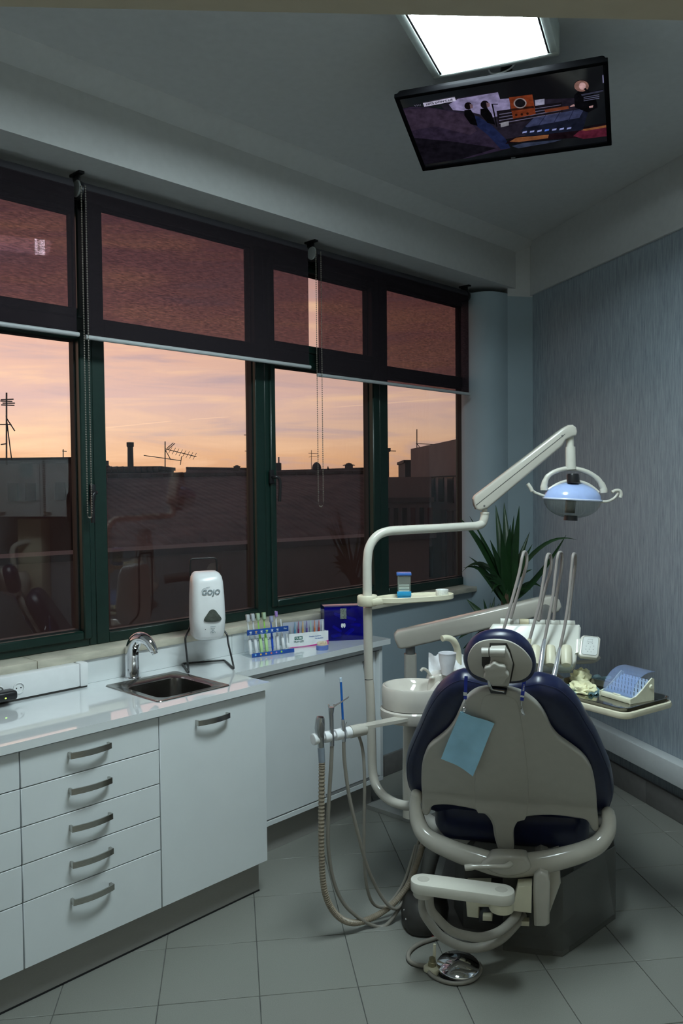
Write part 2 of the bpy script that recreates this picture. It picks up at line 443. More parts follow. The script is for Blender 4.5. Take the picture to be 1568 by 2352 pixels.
# window wall below and beside the glazing
bm = bmesh.new()
BB(-2.25, 2.9, .565, .80, 0, .975, 0, bm); BB(2.37, 2.9, .64, .735, .975, CEIL, 0, bm); BB(-2.25, -1.9, .60, .80, .975, CEIL, 0, bm)
BB(-2.25, 2.9, .66, .80, 2.90, CEIL, 0, bm)
struct('wall_left', bm, M_['blue_paint'], 'pale blue painted wall under the window band', MW)
# wallpaper wall
def wallpaper():
    m = mat('blue_grassweave_wallpaper', (.3, .38, .45), .7); nt = m.node_tree; N = nt.nodes; L = nt.links
    b = N['Principled BSDF']; mp = [n for n in N if n.type == 'MAPPING'][0]; mp.inputs['Rotation'].default_value = (0, 0, -AB + math.pi / 2)
    mp.inputs['Scale'].default_value = (46, 46, 2.6)
    nz = [n for n in N if n.type == 'TEX_NOISE'][0]; nz.inputs['Scale'].default_value = 3.2; nz.inputs['Detail'].default_value = 9; nz.inputs['Roughness'].default_value = .72
    rp = [n for n in N if n.type == 'VALTORGB'][0]; e = rp.color_ramp.elements
    e[0].position = .30; e[0].color = (.17, .208, .248, 1); e[1].position = .68; e[1].color = (.385, .440, .480, 1)
    x = e.new(.5); x.color = (.288, .337, .380, 1)
    bp = N.new('ShaderNodeBump'); bp.inputs['Strength'].default_value = .25; bp.inputs['Distance'].default_value = .003
    L.new(nz.outputs['Fac'], bp.inputs['Height']); L.new(bp.outputs[0], b.inputs['Normal'])
    return m
struct('wall_right', BB(-.45, 5.1, .012, .2, 0, CEIL), wallpaper(), 'blue grey streaked wallpaper wall behind the dental lamp', MB)
struct('trim_1', BB(-.02, 5.0, -.006, .012, 2.895, CEIL, .002), M_['plaster'], 'white painted band above the blue wallpaper', MB)
duct = struct('trim_2', BB(-.02, 4.9, -.062, .012, .203, .312, .006), M_['rail'], 'white boxed pipe duct low along the wallpaper wall', MB, smooth=True)
bb = struct('baseboard_right', BB(-.02, 4.9, .000, .012, 0, .118), M_['skirt'], 'grey tile skirting under the white duct', MB)
jt = BP(1486, 1815).x
for k in range(-4, 10):
    x = jt + k * .333
    if -.02 < x < 4.7: obj('skirting_tile', BB(x + .0015, x + .3315, -.008, .001, .001, .120, .0015), M_['skirt'], bb, MB)
bl = struct('baseboard_left', BB(1.03, 2.75, .553, .57, 0, .118), M_['skirt'], 'grey tile skirting under the pale blue window wall', MW)
for k in range(5): obj('skirting_tile', BB(1.035 + k * .333, 1.365 + k * .333, .545, .556, .001, .12, .0015), M_['skirt'], bl, MW)
# corner column (rounded) and pilaster
c0, c1 = WP(1064, 1000, .60), None
pA = W(2.285, .635, 0); pB = P(1166, 1000, 5.36); pB.z = 0
ch = pB - pA; nrm = Vector((ch.y, -ch.x, 0)).normalized()
arc = []
for k in range(17):
    t = k / 16; arc.append(pA + ch * t + nrm * (.085 * 4 * t * (1 - t)))
ring = [xy(p) for p in arc] + [xy(pB + Vector((.02, .30, 0))), xy(pA + NW * .09 + U * .09)]
obj_c = struct('wall_corner', loft([[Vector((p[0], p[1], z)) for p in ring] for z in (0, 2.90)]), M_['blue_paint'], 'rounded pale blue column in the far corner', smooth=True)
q1 = P(1213, 900, 5.40); q1.z = 0
pil = [xy(pB + Vector((.0, .0, 0))), xy(q1 + NB * .1 + Vector((-.02, -.01, 0))), xy(q1 + Vector((.2, .4, 0))), xy(pB + Vector((0, .4, 0)))]
struct('trim_3', poly_slab(pil, 0, 2.885), M_['blue_paint'], 'narrow pale blue pilaster beside the wallpaper')
struct('trim_4', poly_slab(pil, 2.885, CEIL), M_['plaster'], 'white head of the corner pilaster')
# beam above the blinds with a small cove
bm = BB(-2.3, 2.9, .375, .80, 2.935, CEIL, 0)
struct('trim_5', bm, M_['plaster'], 'deep white plaster beam above the roller blinds', MW)
cove = [(.375, 3.17), (.375, CEIL), (.29, CEIL), (.30, 3.225), (.325, 3.205), (.352, 3.185)]
struct('trim_6', loft([[Vector((s, d, z)) for d, z in cove] for s in (-2.3, 2.75)]), M_['plaster'], 'small white cove between beam and ceiling', MW, smooth=True)
# side and front walls (the camera stands in the doorway)
def wall_between(a, b, z0, z1, th=.12, side=1):
    a, b = Vector(a), Vector(b); d = (b - a).normalized(); nn = Vector((d.y, -d.x, 0)) * side * th
    return poly_slab([xy(a), xy(b), xy(b + nn), xy(a + nn)], z0, z1)
struct('wall_back', wall_between(A_left, BL, 0, CEIL, .12, 1), M_['plaster'], 'white wall at the near end of the counter')
bm = wall_between(BL, F0 + FR * -.50, 0, CEIL, .12, 1)
for a, b, z0, z1 in ((F0 + FR * .48, F0 + FR * 2.75, 0, CEIL), (F0 + FR * -.50, F0 + FR * .48, 2.050, CEIL)):
    g = wall_between(a, b, z0, z1, .12, 1); me = bpy.data.meshes.new('t'); g.to_mesh(me); g.free(); bm.from_mesh(me); bpy.data.meshes.remove(me)
struct('wall_front', bm, M_['hall_paint'], 'cream wall and door lintel close to the camera')
bm = bmesh.new()
BB(-1.1, -1.0, -1.75, .55, 0, 2.5, 0, bm); BB(2.65, 2.75, -1.75, .72, 0, 2.5, 0, bm); BB(-1.1, 2.75, -1.85, -1.75, 0, 2.5, 0, bm); BB(-1.1, 2.75, -1.85, .54, 2.5, 2.6, 0, bm)
struct('wall_hall', bm, M_['hall_paint'], 'cream hallway walls behind the camera')

# ------------------------------------------------------------------ windows
GL = glassy('window_glass', (.93, .93, .94), 0, 1.52, k=1.15)
WSH = .05; MW0 = MW
def bar(bm, s0, s1, z0, z1, d0, d1, bev=.003): return BB(s0, s1, d0, d1, z0, z1, bev, bm, 1)
def window(n, s0, s1, g0, g1, zl0, zl1, zu0, zu1, label, sash=False, handle=None):
    """s0..s1 frame limits, g0..g1 glass limits (measured at depth .645, carried back to the real glass depth)"""
    K = (.645 + WSH + 2.495) / (.645 + 2.495)
    s0, s1, g0, g1 = (-2.175 + (v + 2.175) * K for v in (s0, s1, g0, g1))
    zl0, zl1, zu0, zu1 = (EYE + (v - EYE) * K for v in (zl0, zl1, zu0, zu1))
    ZB, ZT = 1.010, 2.95
    MW = MW0 @ Matrix.Translation((0, WSH, 0))
    t = thing('window_%d' % n, label, None, W((s0 + s1) / 2, .69, 1.01), kind='structure')
    bm = bmesh.new(); d0, d1 = .600, .680
    bar(bm, s0, g0 - (.03 if sash else 0), ZB, ZT, d0, d1); bar(bm, g1 + (.03 if sash else 0), s1, ZB, ZT, d0, d1)
    a, b = g0 - .03, g1 + .03
    if not sash: a, b = g0, g1
    bar(bm, a, b, ZB, zl0 - (.028 if sash else 0), d0, d1); bar(bm, a, b, zu1 + (.028 if sash else 0), ZT, d0, d1)
    bar(bm, a, b, zl1 + (.028 if sash else 0), zu0 - (.028 if sash else 0), d0, d1)
    obj('frame', bm, M_['green'], t, MW)
    for z0, z1, nm in ((zl0, zl1, 'lower'), (zu0, zu1, 'upper')):
        if sash:
            bm = bmesh.new(); q = .038; dd = .588
            bar(bm, g0 - q, g0, z0 - q, z1 + q, dd, .672, .006); bar(bm, g1, g1 + q, z0 - q, z1 + q, dd, .672, .006)
            bar(bm, g0, g1, z0 - q, z0, dd, .672, .006); bar(bm, g0, g1, z1, z1 + q, dd, .672, .006)
            obj('sash', bm, M_['green'], t, MW)
        bm = bmesh.new(); q = .006; dd = .625
        bar(bm, g0, g0 + q, z0, z1, dd, .66, 0); bar(bm, g1 - q, g1, z0, z1, dd, .66, 0)
        bar(bm, g0 + q, g1 - q, z0, z0 + q, dd, .66, 0); bar(bm, g0 + q, g1 - q, z1 - q, z1, dd, .66, 0)
        obj('gasket', bm, M_['gasket'], t, MW)
        o = obj('pane', BB(g0 + .004, g1 - .004, .6445, .6465, z0 + .004, z1 - .004), GL, t, MW, smooth=False)
    if handle:
        hs, hz, dr = handle; hs = -2.175 + (hs + 2.175) * K
        h = obj('handle', BB(hs - .013, hs + .013, .576, .590, hz - .035, hz + .035, .004), M_['black'], t, MW)
        obj('grip', tube(spline([(hs, .585, hz), (hs, .555, hz), (hs + dr * .02, .545, hz - .012), (hs + dr * .022, .545, hz - .07), (hs + dr * .02, .548, hz - .125)], 5), .0085, 10), M_['black'], h, MW)
    return t
window(1, -1.55, -.402, -1.45, -.465, 1.086, 2.280, 2.405, 2.797, 'dark green framed opening window at the left edge', True, (-.420, 1.655, -1))
window(2, -.402, .540, -.343, .482, 1.064, 2.312, 2.376, 2.845, 'wide fixed dark green window behind the soap dispenser')
window(3, .540, 1.415, .606, 1.345, 1.100, 2.280, 2.402, 2.782, 'dark green opening window with a black lever handle', True, (.566, 1.72, 1))
window(4, 1.415, 2.305, 1.487, 2.262, 1.070, 2.296, 2.360, 2.820, 'fixed dark green window beside the corner column')
# marble sill in three slabs
sl = thing('trim_7', 'cream marble window sill above the worktop', None, W(.3, .57, .98), kind='structure')
for a, b in ((-2.2, -.700), (-.6985, .88), (.8815, 2.345)): obj('sill_slab', BB(a, b, .528, .69, .978, 1.009, .003), M_['marble'], sl, MW)

# ------------------------------------------------------------------ roller blinds
def blind_fabric():
    m = bpy.data.materials.new('translucent_maroon_blind_fabric'); m.use_nodes = True; nt = m.node_tree; N = nt.nodes; L = nt.links
    N.remove(N['Principled BSDF']); out = N['Material Output']
    tc = N.new('ShaderNodeTexCoord'); mp = N.new('ShaderNodeMapping'); mp.inputs['Scale'].default_value = (26, 26, 150)
    L.new(tc.outputs['Object'], mp.inputs[0])
    nz = N.new('ShaderNodeTexNoise'); nz.inputs['Scale'].default_value = 1.5; nz.inputs['Detail'].default_value = 6; nz.inputs['Roughness'].default_value = .75
    L.new(mp.outputs[0], nz.inputs['Vector'])
    rp = N.new('ShaderNodeValToRGB'); e = rp.color_ramp.elements
    e[0].position = .36; e[0].color = (.275, .225, .245, 1); e[1].position = .66; e[1].color = (.47, .385, .40, 1)
    L.new(nz.outputs['Fac'], rp.inputs[0])
    tr = N.new('ShaderNodeBsdfTransparent'); L.new(rp.outputs[0], tr.inputs[0])
    df = N.new('ShaderNodeBsdfDiffuse'); df.inputs[0].default_value = (.017, .0145, .017, 1)
    ad = N.new('ShaderNodeAddShader'); L.new(tr.outputs[0], ad.inputs[0]); L.new(df.outputs[0], ad.inputs[1])
    L.new(ad.outputs[0], out.inputs[0]); return m
FAB = blind_fabric()
TUBE = mat('dark_blind_roll', (.026, .024, .030), .8)
bead_m = mat('dark_bead_chain', (.20, .18, .15), .4)
def blind(s0, s1, zbot, label, chain=None, cap_right=False):
    t = thing('roller_blind', label, 'roller blind', W((s0 + s1) / 2, .56, 2.9), 'maroon roller blinds')
    zc = 2.868; rr = .034
    obj('roller', rod((s0, .56, zc), (s1, .56, zc), rr, seg=20), TUBE, t, MW)
    obj('fabric', BB(s0, s1, .5265, .5273, zbot + .008, zc), FAB, t, MW, smooth=False)
    obj('bottom_bar', tube([(s0 - .008, .527, zbot), (s1 + .008, .527, zbot)], .0095, 10), M_['barmetal'], t, MW)
    ends = [s0 - .012] if s0 > -1.4 else []
    if cap_right: ends.append(s1 + .012)
    for s in ends:
        bm = BB(s - .012, s + .012, .522, .60, 2.925, 2.935, .001); BB(s - .004, s + .004, .54, .59, 2.835, 2.93, .002, bm)
        b = obj('bracket', bm, M_['black'], t, MW)
        obj('end_cap', tube([(s - .008, .56, zc), (s + .008, .56, zc)], rr + .004, 20), M_['black'], b, MW)
    if chain:
        zb, wd = chain; s = s0 - .016
        c = obj('bracket_wheel', lathe([(0, -.004), (.03, -.004), (.034, 0), (.03, .004), (0, .004)], 24, Matrix.Translation((s - .006, .548, zc)) @ Matrix.Rotation(R(90), 4, 'Y')), mat('clear_grey_plastic', (.25, .26, .26), .15), t, MW)
        bm = bmesh.new(); pts = []
        step = .0098
        n = int((zc - zb) / step)
        for k in range(n): pts.append((s - wd / 2, .512, zc - k * step)); pts.append((s + wd / 2, .500, zc - k * step))
        for k in range(1, 6):
            a = math.pi * k / 6; pts.append((s - math.cos(a) * wd / 2, .506, zb - math.sin(a) * wd * .45))
        for p in pts: bmesh.ops.create_icosphere(bm, subdivisions=1, radius=.0033, matrix=Matrix.Translation(p))
        for sx, dd in ((-1, .512), (1, .500)): tube([(s + sx * wd / 2, dd, zc), (s + sx * wd / 2, dd, zb)], .0007, 5, bm)
        o = obj('bead_chain', bm, bead_m, t, MW); o['kind'] = 'stuff'
    return t
blind(-1.50, -.507, 2.285, 'maroon roller blind at the left edge of the photo')
blind(-.462, .780, 2.279, 'wide maroon roller blind above the soap dispenser', (1.560, .012))
blind(.850, 2.195, 2.245, 'maroon roller blind nearest the corner column', (1.575, .024), True)
# ------------------------------------------------------------------ the town outside
M_['roof'] = mat('weathered_roof_tiles', (.12, .088, .082), .85, var=.3, vscale=3)
M_['wallout'] = mat('grey_rendered_wall', (.15, .13, .13), .9, var=.12, vscale=1.2)
M_['wallpale'] = mat('pale_rendered_wall', (.30, .26, .26), .9, var=.08, vscale=1.2)
M_['walldark'] = mat('dark_rendered_wall', (.06, .052, .055), .9, var=.12, vscale=1)
M_['winout'] = mat('dark_far_window', (.012, .012, .016), .15)
M_['rust'] = mat('rusty_red_shutter', (.16, .045, .03), .8)
M_['antenna'] = mat('dull_antenna_metal', (.06, .055, .055), .6, metal=.4)
def tilemat():
    m = mat('ribbed_clay_roof', (.13, .092, .086), .85, var=.35, vscale=2.5); nt = m.node_tree; N = nt.nodes; L = nt.links
    tc = N.new('ShaderNodeTexCoord'); wv = N.new('ShaderNodeTexWave'); wv.wave_type = 'BANDS'; wv.bands_direction = 'X'
    wv.inputs['Scale'].default_value = 1.9; wv.inputs['Distortion'].default_value = .6; wv.inputs['Detail'].default_value = 2
    mp = N.new('ShaderNodeMapping'); mp.inputs['Rotation'].default_value = (0, 0, R(-30)); L.new(tc.outputs['Object'], mp.inputs[0]); L.new(mp.outputs[0], wv.inputs['Vector'])
    bp = N.new('ShaderNodeBump'); bp.inputs['Strength'].default_value = .5; bp.inputs['Distance'].default_value = .06
    L.new(wv.outputs['Fac'], bp.inputs['Height']); L.new(bp.outputs[0], N['Principled BSDF'].inputs['Normal']); return m
CLAY = tilemat()
def quad_wall(a, b, z0, z1, depth):
    """vertical wall block from plan point a to b, thickness going away from camera"""
    a = Vector((a.x, a.y, 0)); b = Vector((b.x, b.y, 0)); d = (b - a).normalized(); n = Vector((-d.y, d.x, 0))
    if n.y < 0: n = -n
    n = n * depth
    return loft([[Vector((*xy(p), z)) for p in (a, b, b + n, a + n)] for z in (z0, z1)])
GZ = -9.0
def house_roof(px0, py0, px1, py1, Y0, Y1, eave_dy, eave_dY, name, label, over=.0):
    r0, r1 = P(px0, py0, Y0), P(px1, py1, Y1)
    e0, e1 = P(px0 - over, py0 + eave_dy, Y0 - eave_dY), P(px1 + over, py1 + eave_dy, Y1 - eave_dY)
    b0, b1 = r0 + Vector((0, eave_dY, 0)), r1 + Vector((0, eave_dY, 0)); b0.z, b1.z = e0.z, e1.z
    t = thing(name, label, 'house', ((e0 + e1) / 2).xy.to_3d() + Vector((0, 0, GZ)))
    bm = bmesh.new()
    for q in ((e0, e1, r1, r0), (b1, b0, r0, r1)):
        bm.faces.new([bm.verts.new(p) for p in q])
    for a, b, c in ((e0, r0, b0), (e1, b1, r1)): bm.faces.new([bm.verts.new(p) for p in (a, b, c)])
    r = bmesh.ops.extrude_face_region(bm, geom=bm.faces[:])
    bmesh.ops.translate(bm, verts=[v for v in r['geom'] if isinstance(v, bmesh.types.BMVert)], vec=(0, 0, -.08))
    obj('roof', bm, CLAY, t, smooth=False)
    k = .06
    ring = [e0.lerp(b1, k), e1.lerp(b0, k), b1.lerp(e0, k), b0.lerp(e1, k)]
    obj('wall', loft([[Vector((p.x, p.y, z)) for p in ring] for z in (GZ, min(e0.z, e1.z) - .02)]), M_['wallout'], t, smooth=False)
    # ridge tiles
    bm = bmesh.new(); n = 26
    for i in range(n):
        a, b = r0.lerp(r1, i / n), r0.lerp(r1, (i + .96) / n)
        rod(a + Vector((0, 0, .0)), b + Vector((0, 0, .02)), .10, .085, 8, bm)
    obj('ridge', bm, M_['roof'], t)
    return t, r0, r1
hs, r0, r1 = house_roof(246, 1097, 850, 1087, 20, 22.4, 205, 8.5, 'house', 'house with a big dark clay tiled roof filling the middle panes', 12)
# chimney pots of that roof
def blockout(px0, px1, py_top, py_bot, Y, depth, m, name, label, cat='building'):
    a, b = P(px0, py_top, Y), P(px1, py_top, Y)
    t = thing(name, label, cat, Vector(((a.x + b.x) / 2, Y, GZ)))
    zb = GZ if py_bot is None else P(px0, py_bot, Y).z
    obj('wall', quad_wall(a, b, zb, a.z, depth), m, t, smooth=False)
    bm = quad_wall(a + Vector((-.06, -.05, 0)), b + Vector((.06, -.05, 0)), a.z, a.z + .12, depth + .1)
    obj('coping', bm, M_['walldark'], t, smooth=False)
    return t
t = blockout(-90, 160, 1066, None, 17, 2.6, M_['wallout'], 'flat_roofed_house', 'grey flat roofed block outside the left window')
a = P(45, 1052, 17.0); b = P(75, 1052, 17.0)
obj('chimney', quad_wall(a, b, a.z - .4, a.z, .5), M_['wallout'], t, smooth=False)
for x0, x1 in ((128, 170),): pass
bmw = P(118, 1085, 16.97)
for k, (px, py) in enumerate(((20, 1110), (60, 1110), (128, 1108))):
    a, b = P(px, py, 16.97), P(px + 22, py + 40, 16.97)
    o = obj('window', BB(a.x, b.x, 16.90, 16.99, b.z, a.z), M_['winout'], t, smooth=False)
t = blockout(228, 366, 1080, None, 29.2, 2.5, M_['walldark'], 'low_town_house', 'dark house with a ridge of tiles below the tall chimney stack')
bm = bmesh.new()
for k in range(10):
    a, b = P(232 + k * 13.5, 1078, 29.2), P(243 + k * 13.5, 1078, 29.2); rod(a, b, .09, .11, 8, bm)
obj('ridge', bm, M_['roof'], t)
# tall factory chimney
c = P(300, 1080, 60); top = P(300, 1016, 60)
t = thing('factory_chimney', 'tall slim factory chimney on the skyline', 'chimney', (c.x, 60, GZ))
obj('stack', lathe([(0, 0), (.36, 0), (.20, top.z - GZ - .35), (.26, top.z - GZ - .30), (.26, top.z - GZ), (.17, top.z - GZ), (.17, top.z - GZ - .3), (0, top.z - GZ - .3)], 20, Matrix.Translation((c.x, 60, GZ))), mat('dark_brick_stack', (.06, .038, .032), .9, var=.2), t)
house_roof(428, 1078, 580, 1080, 34, 35, 46, 5, 'house', 'far dark roof left of the middle window handle', 12)
house_roof(645, 1085, 850, 1078, 38, 40, 40, 6, 'house', 'far brown roof with small turrets behind the bead chain', 10)
house_roof(225, 1072, 250, 1072, 37, 37.5, 40, 3, 'house', 'small gable peeping past the green mullion', 6)
# small roof-top turrets / chimneys
def turret(px, pt, pb, Y, w, label, kind):
    a = P(px, pt, Y); b = P(px, pb, Y); h = a.z - b.z
    t = thing('roof_chimney', label, 'chimney', (b.x, Y, b.z)); M = Matrix.Translation((b.x, Y, b.z))
    if kind == 'dome':
        obj('drum', lathe([(0, 0), (w / 2, 0), (w / 2, h * .45), (w * .42, h * .7), (w * .22, h * .92), (0, h)], 20, M), M_['walldark'], t)
    elif kind == 'tree':
        bm = bmesh.new()
        for k in range(5): lathe([(w * .5 * (1 - k * .18), h * .18 * k), (0, h * (.3 + .175 * k))], 12, M, bm)
        obj('crown', bm, mat('dark_conifer', (.012, .016, .012), .9), t)
    elif kind == 'pots':
        obj('stack', B((0, 0, h * .3), (w, .4, h * .6), 0, 1, M), M_['walldark'], t, smooth=False)
        for k in (-1, 0, 1):
            obj('pot', rod(M @ Vector((k * w * .32, 0, h * .6)), M @ Vector((k * w * .32, 0, h)), w * .06, seg=8), M_['walldark'], t)
    else:
        obj('stack', B((0, 0, h * .35), (w * .8, .5, h * .7), 0, 1, M), mat('pale_chimney', (.13, .10, .09), .9), t, smooth=False)
        obj('cap', lathe([(0, h * .7), (w * .62, h * .7), (w * .62, h * .76), (w * .3, h * .84), (w * .3, h * .92), (0, h)], 12, M), M_['walldark'], t)
turret(727, 1061, 1084, 30, .34, 'domed roof turret beside the bead chain', 'dome')
turret(753, 1070, 1083, 30, .18, 'small conifer on the skyline right of the domed turret', 'tree')
turret(801, 1063, 1084, 30, .36, 'pale capped chimney right of the small conifer', 'cap')
turret(632, 1050, 1084, 26, .36, 'three chimney pots above the middle window handle', 'pots')
turret(544, 1068, 1082, 30, .22, 'squat chimney left of the middle mullion', 'cap')
# tower and office block on the right
t = blockout(862, 893, 1037, None, 30, .5, M_['walldark'], 'tower_block', 'slim dark tower past the right mullion')
t = blockout(930, 960, 1063, None, 34, 4, M_['walldark'], 'stepped_town_house', 'stepped dark roof between slim tower and office block')
def office():
    Ya, Yb = 26, 17.5
    t = thing('office_block', 'grey office block with a row of dark windows', 'building', P(1000, 1200, 22).xy.to_3d() + Vector((0, 0, GZ)))
    a, b = P(955, 1035, Ya), P(1150, 1001, Yb)
    b.z = a.z
    obj('wall', quad_wall(a, b, GZ, a.z, 5), M_['wallpale'], t, smooth=False)
    d = Vector((b.x - a.x, b.y - a.y, 0)); L = d.length; d.normalize(); n = Vector((d.y, -d.x, 0))
    if n.y > 0: n = -n
    M = Matrix(((d.x, -n.x, 0, a.x), (d.y, -n.y, 0, a.y), (0, 0, 1, 0), (0, 0, 0, 1)))
    z = a.z
    obj('fascia', BB(-.1, L, -.15, .02, z - .85, z + .06, .01), M_['wallout'], t, M, smooth=False)
    for k in range(9):
        x = 1.0 + k * 1.02
        obj('window', BB(x, x + .58, -.03, .05, z - 1.55, z - .88), M_['winout'], t, M, smooth=False)
    for k in range(9):
        x = 3.6 + k * .75
        obj('pilaster', BB(x, x + .16, -.12, .02, z - 3.6, z - 1.75), M_['wallpale'], t, M, smooth=False)
        obj('glazing', BB(x + .16, x + .75, -.02, .03, z - 3.6, z - 1.75), M_['winout'], t, M, smooth=False)
    for k in range(12):
        x = 2.0 + k * .62
        obj('pilaster', BB(x, x + .14, -.35, -.15, z - 7.4, z - 5.2), M_['wallpale'], t, M, smooth=False)
    obj('terrace', BB(1.2, L, -.6, .0, z - 5.2, z - 4.6), M_['wallout'], t, M, smooth=False)
    return t
office()
def shopblock():
    Y = 20
    t = thing('low_shop_building', 'low pale building with rusty red doors past the right mullion', 'building', P(915, 1200, Y).xy.to_3d() + Vector((0, 0, GZ)))
    a, b = P(872, 1096, Y), P(990, 1085, Y + .02)
    b.z = a.z
    obj('wall', quad_wall(a, b, GZ, a.z, 5), M_['wallpale'], t, smooth=False)
    d = Vector((b.x - a.x, b.y - a.y, 0)); L = d.length; d.normalize()
    M = frame(a, d)
    obj('band', BB(-.05, L + .05, -.10, .02, -.62, -.50), M_['wallout'], t, M, smooth=False)
    z = -.75
    for k in range(6):
        x = .12 + k * L / 6
        m = M_['rust'] if k in (3, 5) else M_['winout']
        obj('door' if k in (3, 5) else 'window', BB(x, x + L / 6 - .10, -.04, .05, z - .75, z), m, t, M, smooth=False)
    for r in range(2):
        for k in range(6):
            x = .12 + k * L / 6
            obj('window', BB(x, x + L / 6 - .10, -.04, .05, z - 1.7 - r * 1.0, z - .95 - r * 1.0), M_['winout'], t, M, smooth=False)
shopblock()
# terrace wall right below the windows
t = thing('terrace_wall', 'pale grey terrace wall low outside the windows', 'wall', P(500, 1340, 9.0).xy.to_3d() + Vector((0, 0, GZ)))
a, b = P(-260, 1316, 7.4), P(985, 1268, 11.5); b.z = a.z
obj('wall', quad_wall(a, b, GZ, a.z, .4), M_['wallpale'], t, smooth=False)
obj('coping', quad_wall(a + Vector((-.1, -.06, 0)), b + Vector((.1, -.06, 0)), a.z, a.z + .07, .55), M_['wallout'], t, smooth=False)
gp = bmesh.new(); bmesh.ops.create_grid(gp, x_segments=4, y_segments=4, size=150, matrix=Matrix.Translation((0, 60, GZ)))
tag(obj('street_ground', gp, mat('dark_street_ground', (.05, .045, .045), .95, vscale=.3), smooth=False), None, None, kind='structure')
# aerials
def aerial(label, px, pt, pb, Y, parts, r=.016):
    a, b = P(px, pt, Y), P(px, pb, Y)
    t = thing('aerial', label, 'aerial', b, 'television aerials on the roofs')
    obj('mast', rod(b, a, r, seg=8), M_['antenna'], t)
    for seg, els in parts:
        pts = [P(x, y, Y) for x, y in seg]
        bm = tube(pts, r * .7, 6)
        if els:
            n, ln = els
            for k in range(n):
                c = pts[0].lerp(pts[-1], (k + .5) / n)
                rod(c - Vector((ln * .2, ln * .4, ln * .5)), c + Vector((ln * .2, ln * .4, ln * .5)), r * .45, seg=5, bm=bm)
        obj('boom', bm, M_['antenna'], t)
    return t
aerial('tall lattice aerial at the left photo edge', 15, 902, 1068, 16.6,
       [([(2, 918), (31, 917)], None), ([(3, 930), (33, 931)], None), ([(1, 921), (28, 922)], None), ([(6, 926), (34, 926)], None), ([(0, 975), (26, 975)], None), ([(2, 1021), (16, 1019)], None), ([(14, 955), (27, 1058)], None), ([(16, 962), (34, 990)], None)], .017)
bm = bmesh.new()
tt = aerial('small aerial above the grey flat roofed block', 145, 1032, 1068, 17.2, [([(143, 1036), (153, 1037)], None), ([(118, 1051), (165, 1055)], None)], .011)
aerial('big slanting aerial in the second window', 379, 1014, 1094, 20.5,
       [([(379, 1031), (451, 1049)], (9, .16)), ([(330, 1046), (415, 1058)], (1, .01)), ([(417, 1048), (414, 1068)], None), ([(383, 1030), (398, 1017)], None), ([(386, 1032), (402, 1018)], None), ([(380, 1034), (392, 1056)], None), ([(373, 1081), (384, 1082)], None)], .014)
aerial('small aerial cut by the middle mullion', 567, 994, 1082, 24, [([(560, 999), (626, 1000)], None), ([(562, 1036), (575, 1036)], None)], .013)
aerial('thin aerial behind the hanging bead chain', 715, 1034, 1090, 38.9, [([(708, 1041), (731, 1042)], None), ([(709, 1050), (733, 1047)], None)], .013)
aerial('tall mast aerial on the office block', 957, 986, 1037, 26.15, [([(955, 1019), (1004, 1021)], None), ([(958, 1020), (968, 1033)], None)], .015)
aerial('short mast on the slim dark tower', 884, 1012, 1044, 30.25, [([(872, 1035), (909, 1036)], None)], .022)
# wires between roofs
# ------------------------------------------------------------------ cabinets
HMESH = None
def handle_bm(L=.152, out=.030):
    """bow handle: flat strap curving away from the drawer front; x along, -y out"""
    n = 14; ring = []
    for k in range(n + 1):
        t = k / n; x = (t - .5) * L; y = -out + .012 * (2 * t - 1) ** 2
        ring.append([Vector((x, y - .0025, -.010)), Vector((x, y + .0025, -.010)), Vector((x, y + .0025, .010)), Vector((x, y - .0025, .010))])
    bm = loft(ring)
    for sx in (-1, 1):
        BB(sx * L / 2 - (.0 if sx < 0 else .008), sx * L / 2 + (.008 if sx < 0 else 0), -out + .010, .0, -.010, .010, .001, bm, 1)
    return bm
HMESH = mesh_of('handle', handle_bm(), M_['steel'])
FD = .020       # door front plane depth behind worktop edge
def front(parent, name, s0, s1, z0, z1, hs=None, hz=None):
    o = obj(name, BB(s0 + .0018, s1 - .0018, FD, FD + .018, z0 + .0016, z1 - .0016, .0015, seg=1), M_['white_gloss'], parent, MW)
    if hs is not None: link_copy('handle', HMESH, o, MW @ Matrix.Translation((hs, FD, hz)))
    return o
ZD = [.845, .7245, .600, .4785, .3565, .140]
def drawer_unit(s0, s1, label, hs=None):
    t = thing('drawer_cabinet', label, 'cabinet', W((s0 + s1) / 2, .3, 0), 'white base cabinets under the worktop')
    obj('carcass', BB(s0 + .001, s1 - .001, FD + .0185, .545, .142, .845), M_['carcass'], t, MW, smooth=False)
    for a, b in zip(ZD, ZD[1:]):
        front(t, 'drawer', s0, s1, b, a, hs, (a - .052) if a - b < .15 else (a - .055))
    return t
drawer_unit(-1.532, -1.0135, 'white drawer cabinet cut off by the left photo edge', -1.375)
drawer_unit(-1.0135, -.4945, 'white cabinet with five drawers and bow handles', -.775)
t = thing('door_cabinet', 'white cabinet with a single tall door under the sink', 'cabinet', W(-.24, .3, 0), 'white base cabinets under the worktop')
for nm, b in (('side_panel', BB(-.4935, -.476, FD + .0185, .535, .142, .845)), ('side_panel', BB(-.016, .002, FD + .0185, .535, .142, .845)), ('bottom_panel', BB(-.4755, -.0165, FD + .0185, .535, .142, .160)), ('back_panel', BB(-.4755, -.0165, .527, .535, .161, .845))):
    obj(nm, b, M_['white_gloss'], t, MW, smooth=False)
front(t, 'door', -.4945, .018, .140, .845, -.259, .788)
k = obj('side_knob', lathe([(0, 0), (.006, 0), (.006, .010), (.014, .016), (.015, .028), (.010, .033), (0, .034)], 20, Matrix.Translation((.002, .10, .825)) @ Matrix.Rotation(R(90), 4, 'Y')), M_['greymetal'], t, MW)
pl = thing('cabinet_plinth', 'brushed grey plinth under the white drawers and sink door', 'plinth', W(-.6, .07, 0))
